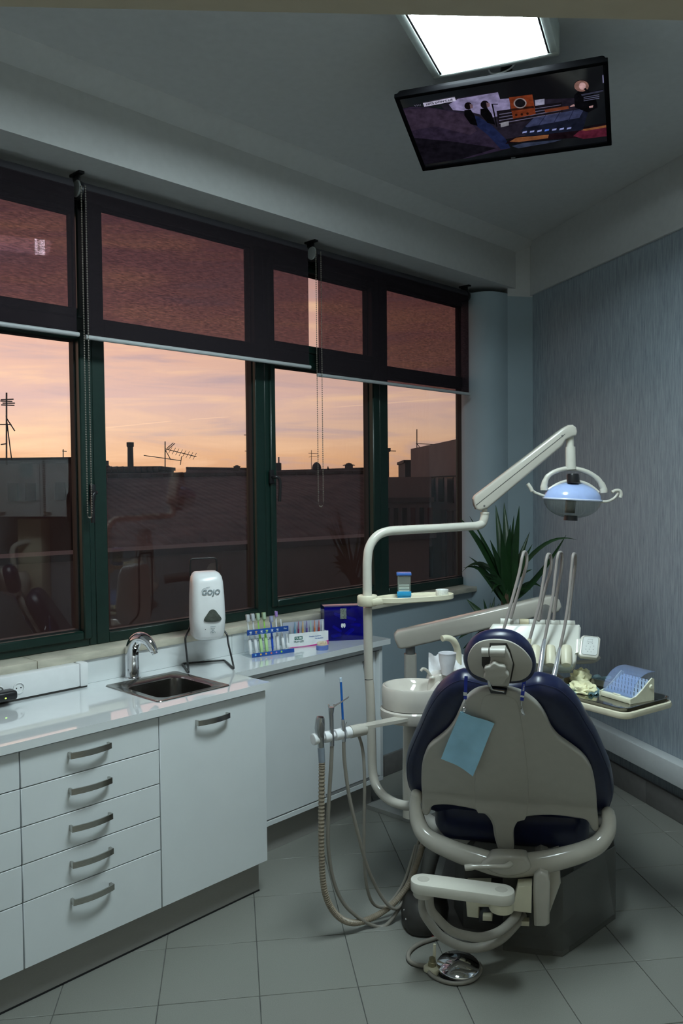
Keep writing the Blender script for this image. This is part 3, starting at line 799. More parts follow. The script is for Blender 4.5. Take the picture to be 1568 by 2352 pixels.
obj('board', BB(-2.2, .012, .072, .088, .0, .138, .001), M_['plinth'], pl, MW, smooth=False)
obj('end_board', BB(-.004, .012, .089, .54, .0, .138, .001), M_['plinth'], pl, MW, smooth=False)
obj('seal', BB(-2.2, .013, .0695, .0718, 0, .006), M_['black'], pl, MW, smooth=False)
# sliding-door sideboard further back
sb = thing('sliding_door_cabinet', 'white sideboard with two sliding doors behind the unit post', 'cabinet', W(.62, .4, 0))
X0, X1 = .0205, 1.022
bm = bmesh.new()
BB(X0, X1, .258, .545, .148, .170, .001, bm, 1); BB(X0, X1, .258, .545, .828, .848, .001, bm, 1); BB(X1 - .020, X1, .258, .545, .1705, .8275, .001, bm, 1)
BB(X0, X1, .530, .545, .171, .827, 0, bm)
obj('frame', bm, M_['white_gloss'], sb, MW)
obj('track', BB(X0, X1 - .021, .262, .29, .171, .173), M_['greymetal'], sb, MW, smooth=False)
obj('track', BB(X0, X1 - .021, .262, .29, .822, .827), M_['greymetal'], sb, MW, smooth=False)
obj('door', BB(.024, .606, .264, .280, .174, .821, .0015, seg=1), M_['white_gloss'], sb, MW)
d2 = obj('door', BB(.585, X1 - .022, .286, .302, .174, .821, .0015, seg=1), M_['white_gloss'], sb, MW)
k = WP(863, 1515, .27)
obj('knob', lathe([(0, 0), (.006, 0), (.006, .010), (.012, .014), (.013, .024), (.009, .028), (0, .029)], 20, Matrix.Translation((.905, .286, .775)) @ Matrix.Rotation(R(90), 4, 'X')), M_['greymetal'], d2, MW)
p2 = thing('sideboard_plinth', 'brushed grey plinth under the sliding door sideboard', 'plinth', W(.6, .32, 0))
obj('board', BB(.0135, .990, .315, .331, 0, .146, .001), M_['plinth'], p2, MW, smooth=False)
obj('end_board', BB(.975, .9895, .332, .54, 0, .146, .001), M_['plinth'], p2, MW, smooth=False)

# ------------------------------------------------------------------ worktop with the sink cut-out
SK = (-.462, -.118, .072, .452)           # sink rim
HS = (SK[0] + .02, SK[1] - .02, SK[2] + .02, SK[3] - .02)
wt = thing('worktop', 'glossy white worktop running below the windows with a stepped front', 'worktop', W(-.3, .3, .85))
z0, z1 = .852, .880
bm = bmesh.new()
def topbox(x0, x1, y0, y1): BB(x0, x1, y0, y1, z0, z1, 0, bm)
xs = [-2.2, HS[0], HS[1], .0245, 1.062]; 
outer = [(-2.2, 0), (.0245, 0), (.0245, .236), (1.062, .236), (1.062, .548), (-2.2, .548)]
hole = [(HS[0], HS[2]), (HS[1], HS[2]), (HS[1], HS[3]), (HS[0], HS[3])]
def cap_with_hole(z):
    vo = [bm.verts.new((x, y, z)) for x, y in outer]; vh = [bm.verts.new((x, y, z)) for x, y in hole]
    h, o = vh, vo
    a = bm.verts.new((HS[0], 0, z)); b = bm.verts.new((HS[1], 0, z)); c = bm.verts.new((HS[1], .548, z)); d = bm.verts.new((HS[0], .548, z))
    bm.faces.new((o[0], a, h[0], h[3], d, o[5])); bm.faces.new((a, b, h[1], h[0])); bm.faces.new((h[3], h[2], c, d))
    e = bm.verts.new((.0245, .548, z))
    bm.faces.new((b, o[1], o[2], e, c, h[2], h[1])); bm.faces.new((o[2], o[3], o[4], e))
    return [o[0], a, b, o[1], o[2], o[3], o[4], e, c, d, o[5]], vh
ot, ht = cap_with_hole(z1); ob_, hb = cap_with_hole(z0)
for A, Bq in ((ot, ob_), (ht, hb)):
    n = len(A)
    for i in range(n): bm.faces.new((A[i], A[(i + 1) % n], Bq[(i + 1) % n], Bq[i]))
obj('slab', bm, M_['worktop'], wt, MW, smooth=False)
obj('backsplash', BB(-2.2, .262, .538, .552, .8802, .9765, .001, seg=1), M_['worktop'], wt, MW)
obj('backsplash', BB(.264, .98, .538, .552, .8802, .9765, .001, seg=1), M_['worktop'], wt, MW)

# ------------------------------------------------------------------ sink
def sink():
    t = thing('sink', 'square stainless steel sink set into the worktop', 'sink', W(-.29, .26, .88))
    w, h = SK[1] - SK[0], SK[3] - SK[2]; cx, cy = (SK[0] + SK[1]) / 2, (SK[2] + SK[3]) / 2
    def rr(iw, r, z, dy=0): return [Vector((q.x, q.y, z)) for q in rrect(w - 2 * iw, h - 2 * iw - abs(dy) * 2, r, 6, cx, cy - dy)]
    rings = [rr(0, .018, .8805), rr(.002, .018, .8835), rr(.010, .02, .8845), rr(.016, .022, .8825), rr(.036, .04, .8822, .018), rr(.042, .05, .876, .018), rr(.048, .055, .78, .018), rr(.058, .065, .715, .018), rr(.085, .07, .704, .018)]
    bm = loft(rings, cap=False)
    vs = [v for v in bm.verts if abs(v.co.z - .704) < 1e-5]
    bm.faces.new(sorted(vs, key=lambda v: math.atan2(v.co.y - cy + .018, v.co.x - cx)))
    bmesh.ops.recalc_face_normals(bm, faces=bm.faces[:])
    obj('basin', bm, M_['sinksteel'], t, MW)
    Md = Matrix.Translation((cx, cy - .018, .7045))
    d = obj('drain', lathe([(0, .001), (.030, .001), (.036, .003), (.038, .0005)], 28, Md), M_['chrome'], t, MW)
    Mo = Matrix.Translation((SK[0] + .0585, cy + .02, .845)) @ Matrix.Rotation(R(83), 4, 'Y')
    ov = obj('overflow', lathe([(0, .003), (.010, .003), (.014, .001), (.015, -.002)], 20, Mo), M_['chrome'], t, MW)
    for k in (-1, 1): obj('slot', B((0, k * .026, .001), (.010, .014, .003), .001, 1, Mo), M_['black'], ov, MW)
sink()
# ------------------------------------------------------------------ faucet
def faucet():
    t = thing('faucet', 'chrome sensor faucet arching over the sink', 'faucet', W(-.305, .49, .88))
    b = PZ(303, 1556, .88); up = Vector((0, 0, 1)); c = W(-.305, .492, 0); c.z = 0
    fw = -NW * .93 + U * .28; fw.normalize()
    q = lambda f, z: c + fw * f + Vector((0, 0, z))
    pts = spline([q(0, .8805), q(0, .90), q(-.001, .94), q(.0, .985), q(.008, 1.018), q(.030, 1.045), q(.062, 1.050), q(.092, 1.034), q(.112, 1.008), q(.118, .998)], 6)
    n = len(pts)
    rr = []
    for i in range(n):
        t_ = i / (n - 1)
        rr.append(.030 - .002 * t_ * 2 if t_ < .5 else .028 - (t_ - .5) * 2 * .0135)
    obj('body', tube(pts, rr, 24), M_['chrome'], t)
    obj('base_ring', lathe([(0, 0), (.036, 0), (.036, .004), (.031, .007), (0, .007)], 28, Matrix.Translation((c.x, c.y, .8803))), M_['chrome'], t)
    e = pts[-1]; d = (pts[-1] - pts[-2]).normalized()
    obj('aerator', rod(e - d * .002, e + d * .010, .0125, .0115, 20), M_['chrome'], t)
    s = q(.0275, .985)
    obj('sensor_eye', lathe([(0, .004), (.006, .003), (.009, 0)], 16, frame(s, fw.cross(up), fw)), M_['black'], t)
faucet()
# ------------------------------------------------------------------ cable trunking with sockets
tk = thing('cable_trunking', 'white cable trunking with round sockets on the backsplash', 'trunking', W(-.9, .52, .93))
obj('body', BB(-2.1, -.545, .487, .5375, .8875, .979, .006), M_['white'], tk, MW)
obj('end_cap', BB(-.5445, -.508, .485, .5375, .8855, .981, .008), M_['white'], tk, MW)
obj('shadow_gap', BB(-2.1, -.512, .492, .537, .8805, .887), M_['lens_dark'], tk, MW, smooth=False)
for s in (-.795, -.872):
    Ms = Matrix.Translation((s, .487, .929)) @ Matrix.Rotation(R(90), 4, 'X')
    so = obj('socket', lathe([(.0225, 0), (.0225, .003), (.019, .004), (.0185, -.0005), (.0165, -.001), (0, -.001)], 28, Ms), M_['white'], tk, MW)
    for k in (-1, 1): obj('pin_hole', lathe([(0, .0008), (.0028, .0008), (.003, -.0005)], 12, Ms @ Matrix.Translation((k * .0085, 0, -.0005))), M_['black'], so, MW)
pa = thing('power_adapter', 'black power adapter with a green light plugged into the trunking', 'adapter', W(-.9, .44, .9))
obj('case', BB(-.985, -.824, .427, .4855, .901, .937, .012, seg=3), M_['black'], pa, MW)
obj('lamp', B((-.872, .4262, .916), (.006, .002, .004), .0008, 1), emitter('green_standby_led', (.45, 1, .1), 3), pa, MW)
# ------------------------------------------------------------------ things on the worktop
def on(M, px, py, y=0.0):
    """pixel -> world point on the plane local y = const of frame M"""
    n = (M.to_3x3() @ Vector((0, 1, 0))); return PP(px, py, M @ Vector((0, y, 0)), n)
def loc(M, p): return M.inverted() @ p
TOP = .8802
# soap dispenser on a wire stand
MD = MW @ Matrix.Translation((-.017, .331, 0)) @ Matrix.Rotation(R(-26.3), 4, 'Z')
def soap():
    st = thing('dispenser_stand', 'black wire stand holding the soap dispenser', 'stand', MD @ Vector((0, .09, TOP)))
    r = .0042; zt = TOP + r + .0005
    path = [(-.060, .150, 1.10), (-.060, .150, 1.345), (-.052, .152, 1.356), (.052, .152, 1.356), (.060, .150, 1.345), (.060, .150, 1.10), (.062, .142, 1.06), (.0935, .105, 1.015), (.0935, .095, .985), (.0975, .012, TOP + .02), (.0975, 0, zt), (.097, .012, zt), (.0965, .175, zt), (.090, .187, zt), (-.090, .187, zt), (-.0965, .175, zt), (-.097, .012, zt), (-.0975, 0, zt), (-.0975, .012, TOP + .02), (-.0935, .095, .985), (-.0935, .105, 1.015), (-.062, .142, 1.06), (-.060, .150, 1.10)]
    pts = []
    for a, b in zip(path, path[1:]):
        a, b = Vector(a), Vector(b)
        for k in range(4): pts.append(a.lerp(b, k / 4))
    sm = [(pts[i - 1] + pts[i] * 2 + pts[(i + 1) % len(pts)]) / 4 for i in range(len(pts))]
    obj('frame_wire', tube(sm, r, 10, closed=True), M_['black_wire'], st, MD)
    t = thing('soap_dispenser', 'white touchless soap dispenser with a grey window and GOJO lettering', 'soap dispenser', MD @ Vector((0, .09, 1.0)))
    hb, ht = 1.012, 1.302; N = 12
    def ring(z, w, yf, yb, r):
        out = rrect(w, yb - yf, r, 5, 0, (yf + yb) / 2)
        return [Vector((q.x, q.y + (.010 * (1 - (2 * q.x / w) ** 2) * -1 if q.y < (yf + yb) / 2 else 0), z)) for q in out]
    prof = [(0.0, .098, .040, .135, .02), (.02, .122, .030, .142, .028), (.06, .136, .022, .146, .030), (.30, .146, .016, .146, .030), (.65, .142, .026, .146, .030), (.85, .136, .034, .146, .030), (.93, .128, .044, .146, .028), (.975, .114, .058, .145, .026), (1.0, .094, .074, .140, .022)]
    rings = [ring(hb + (ht - hb) * f, w, a, b, r) for f, w, a, b, r in prof]
    obj('body', loft(rings), M_['white'], t, MD)
    # spout under the sensor
    obj('spout', lathe([(.024, .016), (.030, .004), (.027, -.010), (.014, -.014), (0, -.014)], 24, Matrix.Translation((.004, .052, hb + .012)), sy=.8), M_['white'], t, MD)
    yf = lambda z: -.001 + (.016 + (.010 if z > 1.2 else 0)) * 0
    # helper: front surface depth at height z, x=0
    def fy(z):
        f = (z - hb) / (ht - hb)
        for a, b in zip(prof, prof[1:]):
            if a[0] <= f <= b[0]:
                k = (f - a[0]) / (b[0] - a[0]); return a[2] + (b[2] - a[2]) * k - .010
        return .02
    def fm(x, z, off=.0012):
        d = (fy(z + .02) - fy(z - .02)) / .04
        return Matrix.Translation((x, fy(z) - off + .010 * (x / .07) ** 2, z)) @ Matrix.Rotation(R(90) - math.atan(d), 4, 'X')
    tri = []
    for k in range(36):
        a = 2 * math.pi * k / 36; tri.append(Vector((math.cos(a) * .041, math.sin(a) * .029)))
    tri = [Vector((.0, .028)), Vector((-.012, .024)), Vector((-.026, .006)), Vector((-.037, -.010)), Vector((-.036, -.019)), Vector((-.025, -.024)), Vector((.0, -.026)), Vector((.025, -.024)), Vector((.036, -.019)), Vector((.037, -.010)), Vector((.026, .006)), Vector((.012, .024))]
    tri = [Vector((v.x, v.y)) for v in spline([Vector((p.x, p.y, 0)) for p in tri], 4, True)]
    obj('level_window', pillow(tri, .0045, .002, fm(.010, 1.118, -.0025), 2), mat('smoked_grey_window', (.07, .08, .07), .12, var=.3, vscale=60), t, MD)
    lt = mat('grey_print', (.20, .25, .27), .6)
    text('logo_text', 'GOJO', .030, MD @ fm(.006, 1.219, .0008), lt, t, bold=.0006, shear=.12)
    bm = tube(spline([fm(.006, 1.219) @ Vector(p) for p in ((-.040, .004, .001), (-.036, .014, .001), (-.022, .021, .001), (-.004, .0235, .001))], 4), .0008, 6)
    obj('logo_swoosh', bm, lt, t, MD)
    bm = tube([fm(.010, 1.072) @ Vector(p) for p in ((-.011, 0, .0006), (.011, .0005, .0006))], .0010, 6)
    obj('sensor_mark', bm, lt, t, MD)
    ic = fm(.010, 1.056)
    bm = bmesh.new()
    for pts in (((-.008, .008), (0, .002), (.008, .008)), ((0, .002), (0, -.012)), ((-.011, -.012), (-.008, -.004), (0, .001), (.008, -.004), (.011, -.012)), ((-.006, -.007), (0, -.011), (.006, -.007))):
        tube([ic @ Vector((x, y, .0006)) for x, y in pts], .0007, 5, bm)
    obj('hand_symbol', bm, lt, t, MD)['kind'] = 'stuff'
    obj('indicator', lathe([(0, .001), (.0016, .001), (.002, 0)], 12, fm(-.022, 1.062)), M_['black'], t, MD)
    obj('lid_latch', pillow(rrect(.062, .022, .010, 4), .004, .0018, Matrix.Translation((.004, .072, ht - .010)) @ Matrix.Rotation(R(22), 4, 'X'), 2), mat('dark_violet_latch', (.03, .025, .05), .15), t, MD)
soap()

# toothbrush display
pl_, pr_ = PZ(578, 1511, .88), PZ(675, 1498, .88)
MT = frame((pl_ + pr_) / 2, pr_ - pl_); TW = (pr_ - pl_).length
CLEAR = glassy('clear_acrylic', (.95, .97, .98), .02, 1.45, diffuse=.05, dcol=(.8, .85, .9))
CARD = mat('royal_blue_card', (.015, .075, .34), .35, var=.25, vscale=8)
PRINTW = mat('pale_print', (.75, .80, .85), .5)
def display():
    t = thing('toothbrush_display', 'clear acrylic toothbrush display with two blue strips', 'display stand', MT.translation)
    hw = TW / 2
    bm = BB(-hw, hw, .0, .082, TOP - .88 + .8802 - .8802, .003, 0)
    obj('base', BB(-hw - .012, hw, -.001, .085, .0004, .003), CLEAR, t, MT, smooth=False)
    obj('back_panel', BB(-hw - .006, hw - .005, .062, .065, .0035, .100), CLEAR, t, MT, smooth=False)
    lo = obj('lower_strip', BB(-hw, hw, -.004, -.001, .0006, .0195, .0008), CARD, t, MT)
    a, b = loc(MT, on(MT, 567, 1454, .008)), loc(MT, on(MT, 662, 1443, .008))
    zc = (a.z + b.z) / 2; x0, x1 = a.x, b.x
    up = obj('upper_strip', BB(x0, x1, .006, .009, zc - .0125, zc + .0125, .0008), CARD, t, MT)
    obj('shelf', BB(x0, x1 - .002, .0095, .0618, zc - .006, zc - .003), CLEAR, t, MT, smooth=False)
    cols = [(.2, .5, .8), (.8, .5, .1), (.8, .45, .15), (.7, .15, .08), (.45, .25, .55), (.35, .65, .1)]
    n = 6
    for k in range(n):
        x = -hw + .018 + k * (TW - .06) / n
        obj('flavour_dot', lathe([(0, .0012), (.0042, .0012), (.0046, 0)], 14, Matrix.Translation((x, -.004, .0115)) @ Matrix.Rotation(R(90), 4, 'X')), mat('dot_print_%d' % k, cols[k], .5), lo, MT)
        text('caption', 'fresh', .0045, MT @ Matrix.Translation((x, -.0043, .0042)) @ Matrix.Rotation(R(90), 4, 'X'), PRINTW, lo) if False else None
        xx = x0 + .018 + k * (x1 - x0 - .05) / n; s = .0062
        bm = bmesh.new()
        for an in (-50, -25, 0, 25, 50):
            d = Vector((math.sin(R(an)), 0, math.cos(R(an)))); rod(Vector((xx, .0056, zc - .003)), Vector((xx, .0056, zc - .003)) + d * s * 1.5, .0011, .0006, 6, bm)
        tube([(xx - .006, .0056, zc - .0068), (xx + .006, .0056, zc - .0062)], .0009, 6, bm)
        obj('leaf_symbol', bm, PRINTW if k not in (1, 3) else mat('warm_symbol_%d' % k, ((.8, .5, .15) if k == 1 else (.6, .75, .15)), .5), up, MT)['kind'] = 'stuff'
    text('strip_text', 'Flex', .010, MT @ Matrix.Translation((x1 - .018, .0057, zc + .002)) @ Matrix.Rotation(R(90), 4, 'X'), PRINTW, up)
    text('strip_text', 'Clinic', .007, MT @ Matrix.Translation((hw - .022, -.0044, .010)) @ Matrix.Rotation(R(90), 4, 'X'), PRINTW, lo) if False else None
    q0, q1 = loc(MT, on(MT, 572, 1473, .061)), loc(MT, on(MT, 632, 1464, .061))
    text('panel_text', 'ELGYDIUM', .0195, MT @ Matrix.Translation(((q0.x + q1.x) / 2, .0612, (q0.z + q1.z) / 2)) @ Matrix.Rotation(R(90), 4, 'X'), mat('navy_print', (.02, .04, .12), .5), t, sx=(q1.x - q0.x) / .108)
    return zc
zs = display()
def brush(label, h, b, col, head, hname='toothbrush', cap=True, handle_cover=True, bristle=(.8, .85, .9)):
    """brush standing in the display: pixel of head top and pixel of handle foot"""
    top = on(MT, *h, .047); bot = on(MT, *b, .026); bot.z = max(bot.z, TOP + .004)
    d = (top - bot); L = d.length; d.normalize()
    x = MT.to_3x3() @ Vector((1, 0, 0)); M = frame(bot, x, d)
    M = frame(bot, x - d * x.dot(d), d)
    t = thing(hname, label, 'toothbrush', bot, 'toothbrushes in the acrylic display')
    hm = mat('brush_' + label.split()[0], col, .3)
    z = lambda f: f * L
    pts = [(0, 0, 0), (0, -.001, z(.12)), (0, 0, z(.34)), (0, 0, z(.48)), (0, 0, z(.62)), (0, 0, z(.78)), (0, 0, z(.985))]
    rr = [.0035, .0055, .0058, .0048, .0040, .0028, .0034]
    ps = spline(pts, 4); rs = []
    for i in range(len(ps)):
        f = i / (len(ps) - 1) * (len(rr) - 1); k = min(int(f), len(rr) - 2); rs.append(rr[k] + (rr[k + 1] - rr[k]) * (f - k))
    obj('handle', tube(ps, rs, 10), hm, t, M)
    if head:
        obj('bristles', BB(-.0058, .0058, -.012, -.0015, z(.84), z(.975), .001), mat('bristle_' + label.split()[0], bristle, .8), t, M)
    if cap:
        obj('cap', BB(-.0085, .0085, -.013, .004, z(.81), z(1.0), .003), glassy('cap_' + label.split()[0], (.86, .9, .9), .05, 1.45, .45, tuple(.35 + c * .5 for c in col)), t, M)
    if handle_cover:
        obj('paper_sleeve', BB(-.0068, .0068, -.0065, .0065, .001, z(.36), .002), mat('sleeve_' + label.split()[0], tuple(.25 + c * .7 for c in col), .5), t, M)
    return t
brush('white capped toothbrush at the left end of the display', (567, 1411), (576, 1503), (.75, .78, .80), True)
brush('clear white toothbrush second from the left in the display', (578, 1409), (589, 1501), (.70, .74, .78), True)
brush('lime toothbrush left of the other lime one', (590, 1408), (601, 1499), (.35, .70, .14), True)
brush('green lime toothbrush right of the other lime one', (604, 1406), (613, 1497), (.36, .72, .12), True)
brush('blue capped toothbrush in the middle of the display', (621, 1414), (626, 1495), (.02, .09, .55), True, handle_cover=False)
brush('purple bristled white toothbrush standing tallest in the display', (632, 1402), (638, 1493), (.78, .78, .82), True, cap=False, bristle=(.35, .22, .55))
brush('slim white interdental brush right of the purple bristled toothbrush', (644, 1421), (651, 1491), (.78, .8, .82), False, cap=False)
brush('short white brush at the right end of the display', (658, 1456), (661, 1489), (.76, .78, .80), False, cap=False)

# interdental brush box
gl_, gr_ = PZ(664, 1489.5, .88), PZ(754, 1480, .88)
MG = frame(gl_, gr_ - gl_); GWD = (gr_ - gl_).length
def gumbox():
    t = thing('interdental_display_box', 'white and pink card box of interdental brushes with green GUM logo', 'display box', MG.translation)
    zt = loc(MG, on(MG, 662, 1457)).z; zt2 = loc(MG, on(MG, 751, 1448)).z; h = (zt + zt2) / 2
    w = GWD; white = mat('white_card', (.82, .84, .85), .35); pink = mat('magenta_print', (.62, .03, .30), .4)
    obj('card_front', BB(0, w, 0, .002, .0004, h, .0005), white, t, MG, smooth=False)
    bm = BB(0, .002, .0022, .05, .0004, h * .95); BB(w - .002, w, .0022, .05, .0004, h * .95, 0, bm); BB(.0022, w - .0022, .0022, .05, .0004, .003, 0, bm)
    obj('card_tray', bm, white, t, MG, smooth=False)
    zb = loc(MG, on(MG, 744, 1422, .05)).z
    obj('card_back', BB(-.012, w, .0502, .0515, .0004, zb), mat('pale_grey_card', (.45, .48, .58), .4), t, MG, smooth=False)
    RX = Matrix.Rotation(R(90), 4, 'X')
    # magenta swoosh
    n = 16; low = [Vector((w * k / n, .0012)) for k in range(n + 1)]
    hi = [Vector((w * k / n, .0035 + .017 * max(0, (k / n - .45) / .55) ** 1.7 + .0016 * (k / n))) for k in range(n + 1)]
    obj('magenta_band', prism([(p.x, p.y) for p in low] + [(p.x, p.y) for p in hi[::-1]], .0004, Matrix.Translation((0, -.0001, 0)) @ RX), pink, t, MG, smooth=False)
    hi2 = [Vector((q.x, q.y + .0022)) for q in hi]
    obj('pale_band', prism([(p.x, p.y + .0002) for p in hi] + [(p.x, p.y) for p in hi2[::-1]], .0003, Matrix.Translation((0, -.0001, 0)) @ RX), mat('pale_pink_print', (.75, .5, .62), .4), t, MG, smooth=False)
    g = mat('dark_green_print', (.01, .13, .10), .5)
    cx, cz = w * .235, h * .66
    lg = obj('logo_badge', prism([(q.x, q.y) for q in rrect(w * .20, h * .24, .002, 3)], .0005, Matrix.Translation((cx, -.0001, cz)) @ RX), g, t, MG, smooth=False)
    text('logo_text', 'GUM', h * .22, MG @ Matrix.Translation((cx, -.0008, cz)) @ RX, white, lg, bold=.0002)
    text('name_text', 'TRAV-LER', h * .19, MG @ Matrix.Translation((cx, -.0003, h * .41)) @ RX, mat('dark_teal_print', (.02, .10, .10), .5), t, shear=.2, bold=.0003, sx=.92)
    bt = mat('blue_print', (.04, .14, .42), .5)
    text('slogan_text', 'Gengivas Saudáveis,', h * .125, MG @ Matrix.Translation((w * .66, -.0003, h * .69)) @ RX, bt, t, sx=.95)
    text('slogan_text', 'Vida Saudável.', h * .125, MG @ Matrix.Translation((w * .76, -.0003, h * .52)) @ RX, bt, t, sx=.95)
    cols = [((.35, .40, .42), 'grey'), ((.05, .30, .50), 'teal blue'), ((.30, .03, .12), 'burgundy'), ((.75, .45, .12), 'amber'), ((.12, .06, .35), 'violet'), ((.40, .65, .55), 'mint'), ((.70, .18, .06), 'orange'), ((.50, .03, .03), 'red'), ((.70, .72, .75), 'white')]
    xs = [667, 677, 685, 695, 704, 713, 722, 732, 740]; ys = [1437, 1429, 1427, 1426.5, 1426, 1425, 1424.5, 1424, 1424.5]
    for (c, nm), px, py in zip(cols, xs, ys):
        tp = on(MG, px, py, .03); l = loc(MG, tp)
        b = thing('interdental_brush', '%s capped interdental brush in the white and pink box' % nm, 'interdental brush', MG @ Vector((l.x, .03, .0035)), 'interdental brushes in the card box')
        z = l.z
        obj('grip', tube(spline([(l.x, .03, .0035), (l.x, .03, z * .5), (l.x, .029, z * .7)], 3), .0042, 8), mat('grip_' + nm.replace(' ', '_'), c, .4), b, MG)
        obj('cap', tube([(l.x, .029, z * .7), (l.x, .029, z * .9), (l.x, .029, z)], [.0036, .0032, .0018], 8), mat('capgrip_' + nm.replace(' ', '_'), tuple(.15 + .75 * v for v in c), .3), b, MG)
gumbox()
# plaster tooth model
mp_ = PZ(740, 1492, .88)
def model():
    t = thing('dental_model', 'small teeth model on a blue base in front of the pink box', 'dental model', (mp_.x, mp_.y, TOP))
    M = frame((mp_.x, mp_.y, TOP), MG.to_3x3() @ Vector((1, 0, 0)))
    obj('base', lathe([(0, 0), (.030, 0), (.031, .003), (.031, .020), (.028, .022), (0, .022)], 28, M, sy=.8), mat('lavender_blue_base', (.12, .19, .50), .45), t)
    tm = mat('cream_plaster_teeth', (.78, .70, .55), .5)
    bm = bmesh.new(); lathe([(0, .0222), (.027, .0222), (.027, .027), (.017, .027), (.017, .0235), (0, .0235)], 24, M, bm, sy=.8)
    obj('gum_ridge', bm, mat('plaster_gum', (.68, .55, .42), .55), t)
    for k in range(9):
        a = R(180 + 180 * k / 8 + 180) if False else R(-10 + 200 * k / 8)
        p = M @ Vector((.022 * math.cos(a), .022 * .8 * math.sin(a), .032))
        b2 = bmesh.new(); box(b2, (0, 0, 0), (.0085, .0085, .012), .003, 2, Matrix.Translation(p) @ Matrix.Rotation(a, 4, 'Z'))
        obj('tooth', b2, tm, t)
model()
# blue acrylic box
bl_ = PZ(745, 1473, .88); br_ = PZ(848, 1468.4, .88)
MX = frame(bl_, br_ - bl_)
def bluebox():
    w = (br_ - bl_).length; h = loc(MX, on(MX, 745, 1395)).z; dp = .12
    BL_ = glassy('deep_blue_acrylic', (.16, .16, .85), .03, 1.5, diffuse=.22, dcol=(.012, .012, .32))
    t = thing('blue_acrylic_box', 'dark blue translucent box of packets behind the lamp post', 'box', MX.translation)
    e = .004
    for nm, b in (('front_panel', BB(0, w, 0, e, .0004, h)), ('back_panel', BB(0, w, dp - e, dp, .0004, h)), ('side_panel', BB(0, e, e, dp - e, .0004, h)), ('side_panel', BB(w - e, w, e, dp - e, .0004, h)), ('bottom_panel', BB(e, w - e, e, dp - e, .0004, .004))):
        obj(nm, b, BL_, t, MX, smooth=False)
    obj('lid', BB(-.001, w + .001, -.001, dp + .001, h + .0004, h + .004, .0006), mat('mirror_blue_lid', (.05, .04, .14), .05, coat=1.0, spec=1.0), t, MX)
    # white tooth emblem and hologram strip
    wm = mat('white_emblem', (.75, .80, .78), .3, var=.4, vscale=160)
    em = [(-.010, .010), (-.004, .012), (0, .010), (.004, .012), (.010, .010), (.012, .0), (.008, -.010), (.004, -.012), (.001, -.004), (-.001, -.004), (-.004, -.012), (-.008, -.010), (-.012, .0)]
    em = [(v.x, v.y) for v in spline([Vector((x, y, 0)) for x, y in em], 3, True)]
    RX = Matrix.Rotation(R(90), 4, 'X')
    ex = loc(MX, on(MX, 788, 1437)); obj('tooth_emblem', prism(em, .0006, Matrix.Translation((ex.x, -.0002, ex.z)) @ RX), wm, t, MX, smooth=False)
    a, b = loc(MX, on(MX, 781, 1422)), loc(MX, on(MX, 795, 1397))
    st = obj('silver_strip', BB(a.x, b.x, -.0007, -.0001, a.z, b.z), mat('silver_foil', (.45, .55, .50), .2, metal=.8, var=.5, vscale=120), t, MX, smooth=False)
    rnd = random.Random(3); pk = mat('blue_white_packet', (.65, .66, .85), .5)
    for k in range(7):
        c = Vector((.03 + rnd.random() * (w - .06), .045 + rnd.random() * .03, .016 + k * (h - .05) / 7))
        p = thing('dental_packet', 'small packet lying inside the blue translucent box', 'packet', MX @ c, 'packets inside the blue box')
        obj('wrapper', box(bmesh.new(), (0, 0, 0), (.05, .035, .014), .003, 1, Matrix.Translation(c) @ Matrix.Rotation(rnd.uniform(-.6, .6), 4, 'Y') @ Matrix.Rotation(rnd.uniform(-.5, .5), 4, 'Z')), pk, p, MX)
bluebox()
# ------------------------------------------------------------------ dental chair
CY = R(-14)
CX = Vector((math.cos(CY), math.sin(CY), 0)); CF = Vector((-CX.y, CX.x, 0))
C0 = Vector((.60, 2.96, 0))
MC = frame(C0, CX)                                  # x right, y forward (away), z up
def leanframe(origin, deg):
    a = R(deg); up = UP * math.cos(a) - CF * math.sin(a); n = CX.cross(up)
    o = Vector(origin)
    return Matrix(((CX.x, up.x, n.x, o.x), (CX.y, up.y, n.y, o.y), (CX.z, up.z, n.z, o.z), (0, 0, 0, 1)))
MK = leanframe(MC @ Vector((0, 0, .53)), 30)        # backrest plane, +z towards the camera
def onz(M, px, py, z=0.0):
    n = M.to_3x3() @ Vector((0, 0, 1)); return M.inverted() @ PP(px, py, M @ Vector((0, 0, z)), n)
def outl(M, pts, z=0.0, sm=3):
    q = [onz(M, x, y, z) for x, y in pts]; q = [Vector((p.x, p.y, 0)) for p in q]
    if sm: q = spline(q, sm, True)
    return [Vector((p.x, p.y)) for p in q]
ch = thing('dental_chair', 'dental chair with navy cushions and a beige shell seen from behind', 'dental chair', C0)
SHELL = [(1066, 1613), (1053, 1639), (1043, 1660), (1028, 1681), (1006, 1700), (985, 1717), (975, 1737), (968, 1762), (967, 1805), (968, 1850), (970, 1868), (978, 1874), (986, 1868), (990, 1855), (1000, 1850), (1025, 1849), (1060, 1854), (1095, 1862), (1117, 1874), (1130, 1894), (1134, 1920), (1139, 1938), (1145, 1952), (1162, 1956), (1178, 1954), (1180, 1938), (1180, 1905), (1192, 1885), (1212, 1876), (1266, 1873), (1319, 1879), (1345, 1884), (1355, 1896), (1360, 1906), (1367, 1910), (1374, 1906), (1374, 1888), (1371, 1860), (1369, 1826), (1362, 1783), (1352, 1758), (1335, 1737), (1309, 1717), (1283, 1698), (1266, 1677), (1254, 1651), (1241, 1630), (1224, 1613), (1198, 1596), (1164, 1586), (1134, 1584), (1104, 1587), (1083, 1596)]
def ngon_slab(out2d, depth, rim, M, n=3):
    return pillow(out2d, depth, rim, M, n)
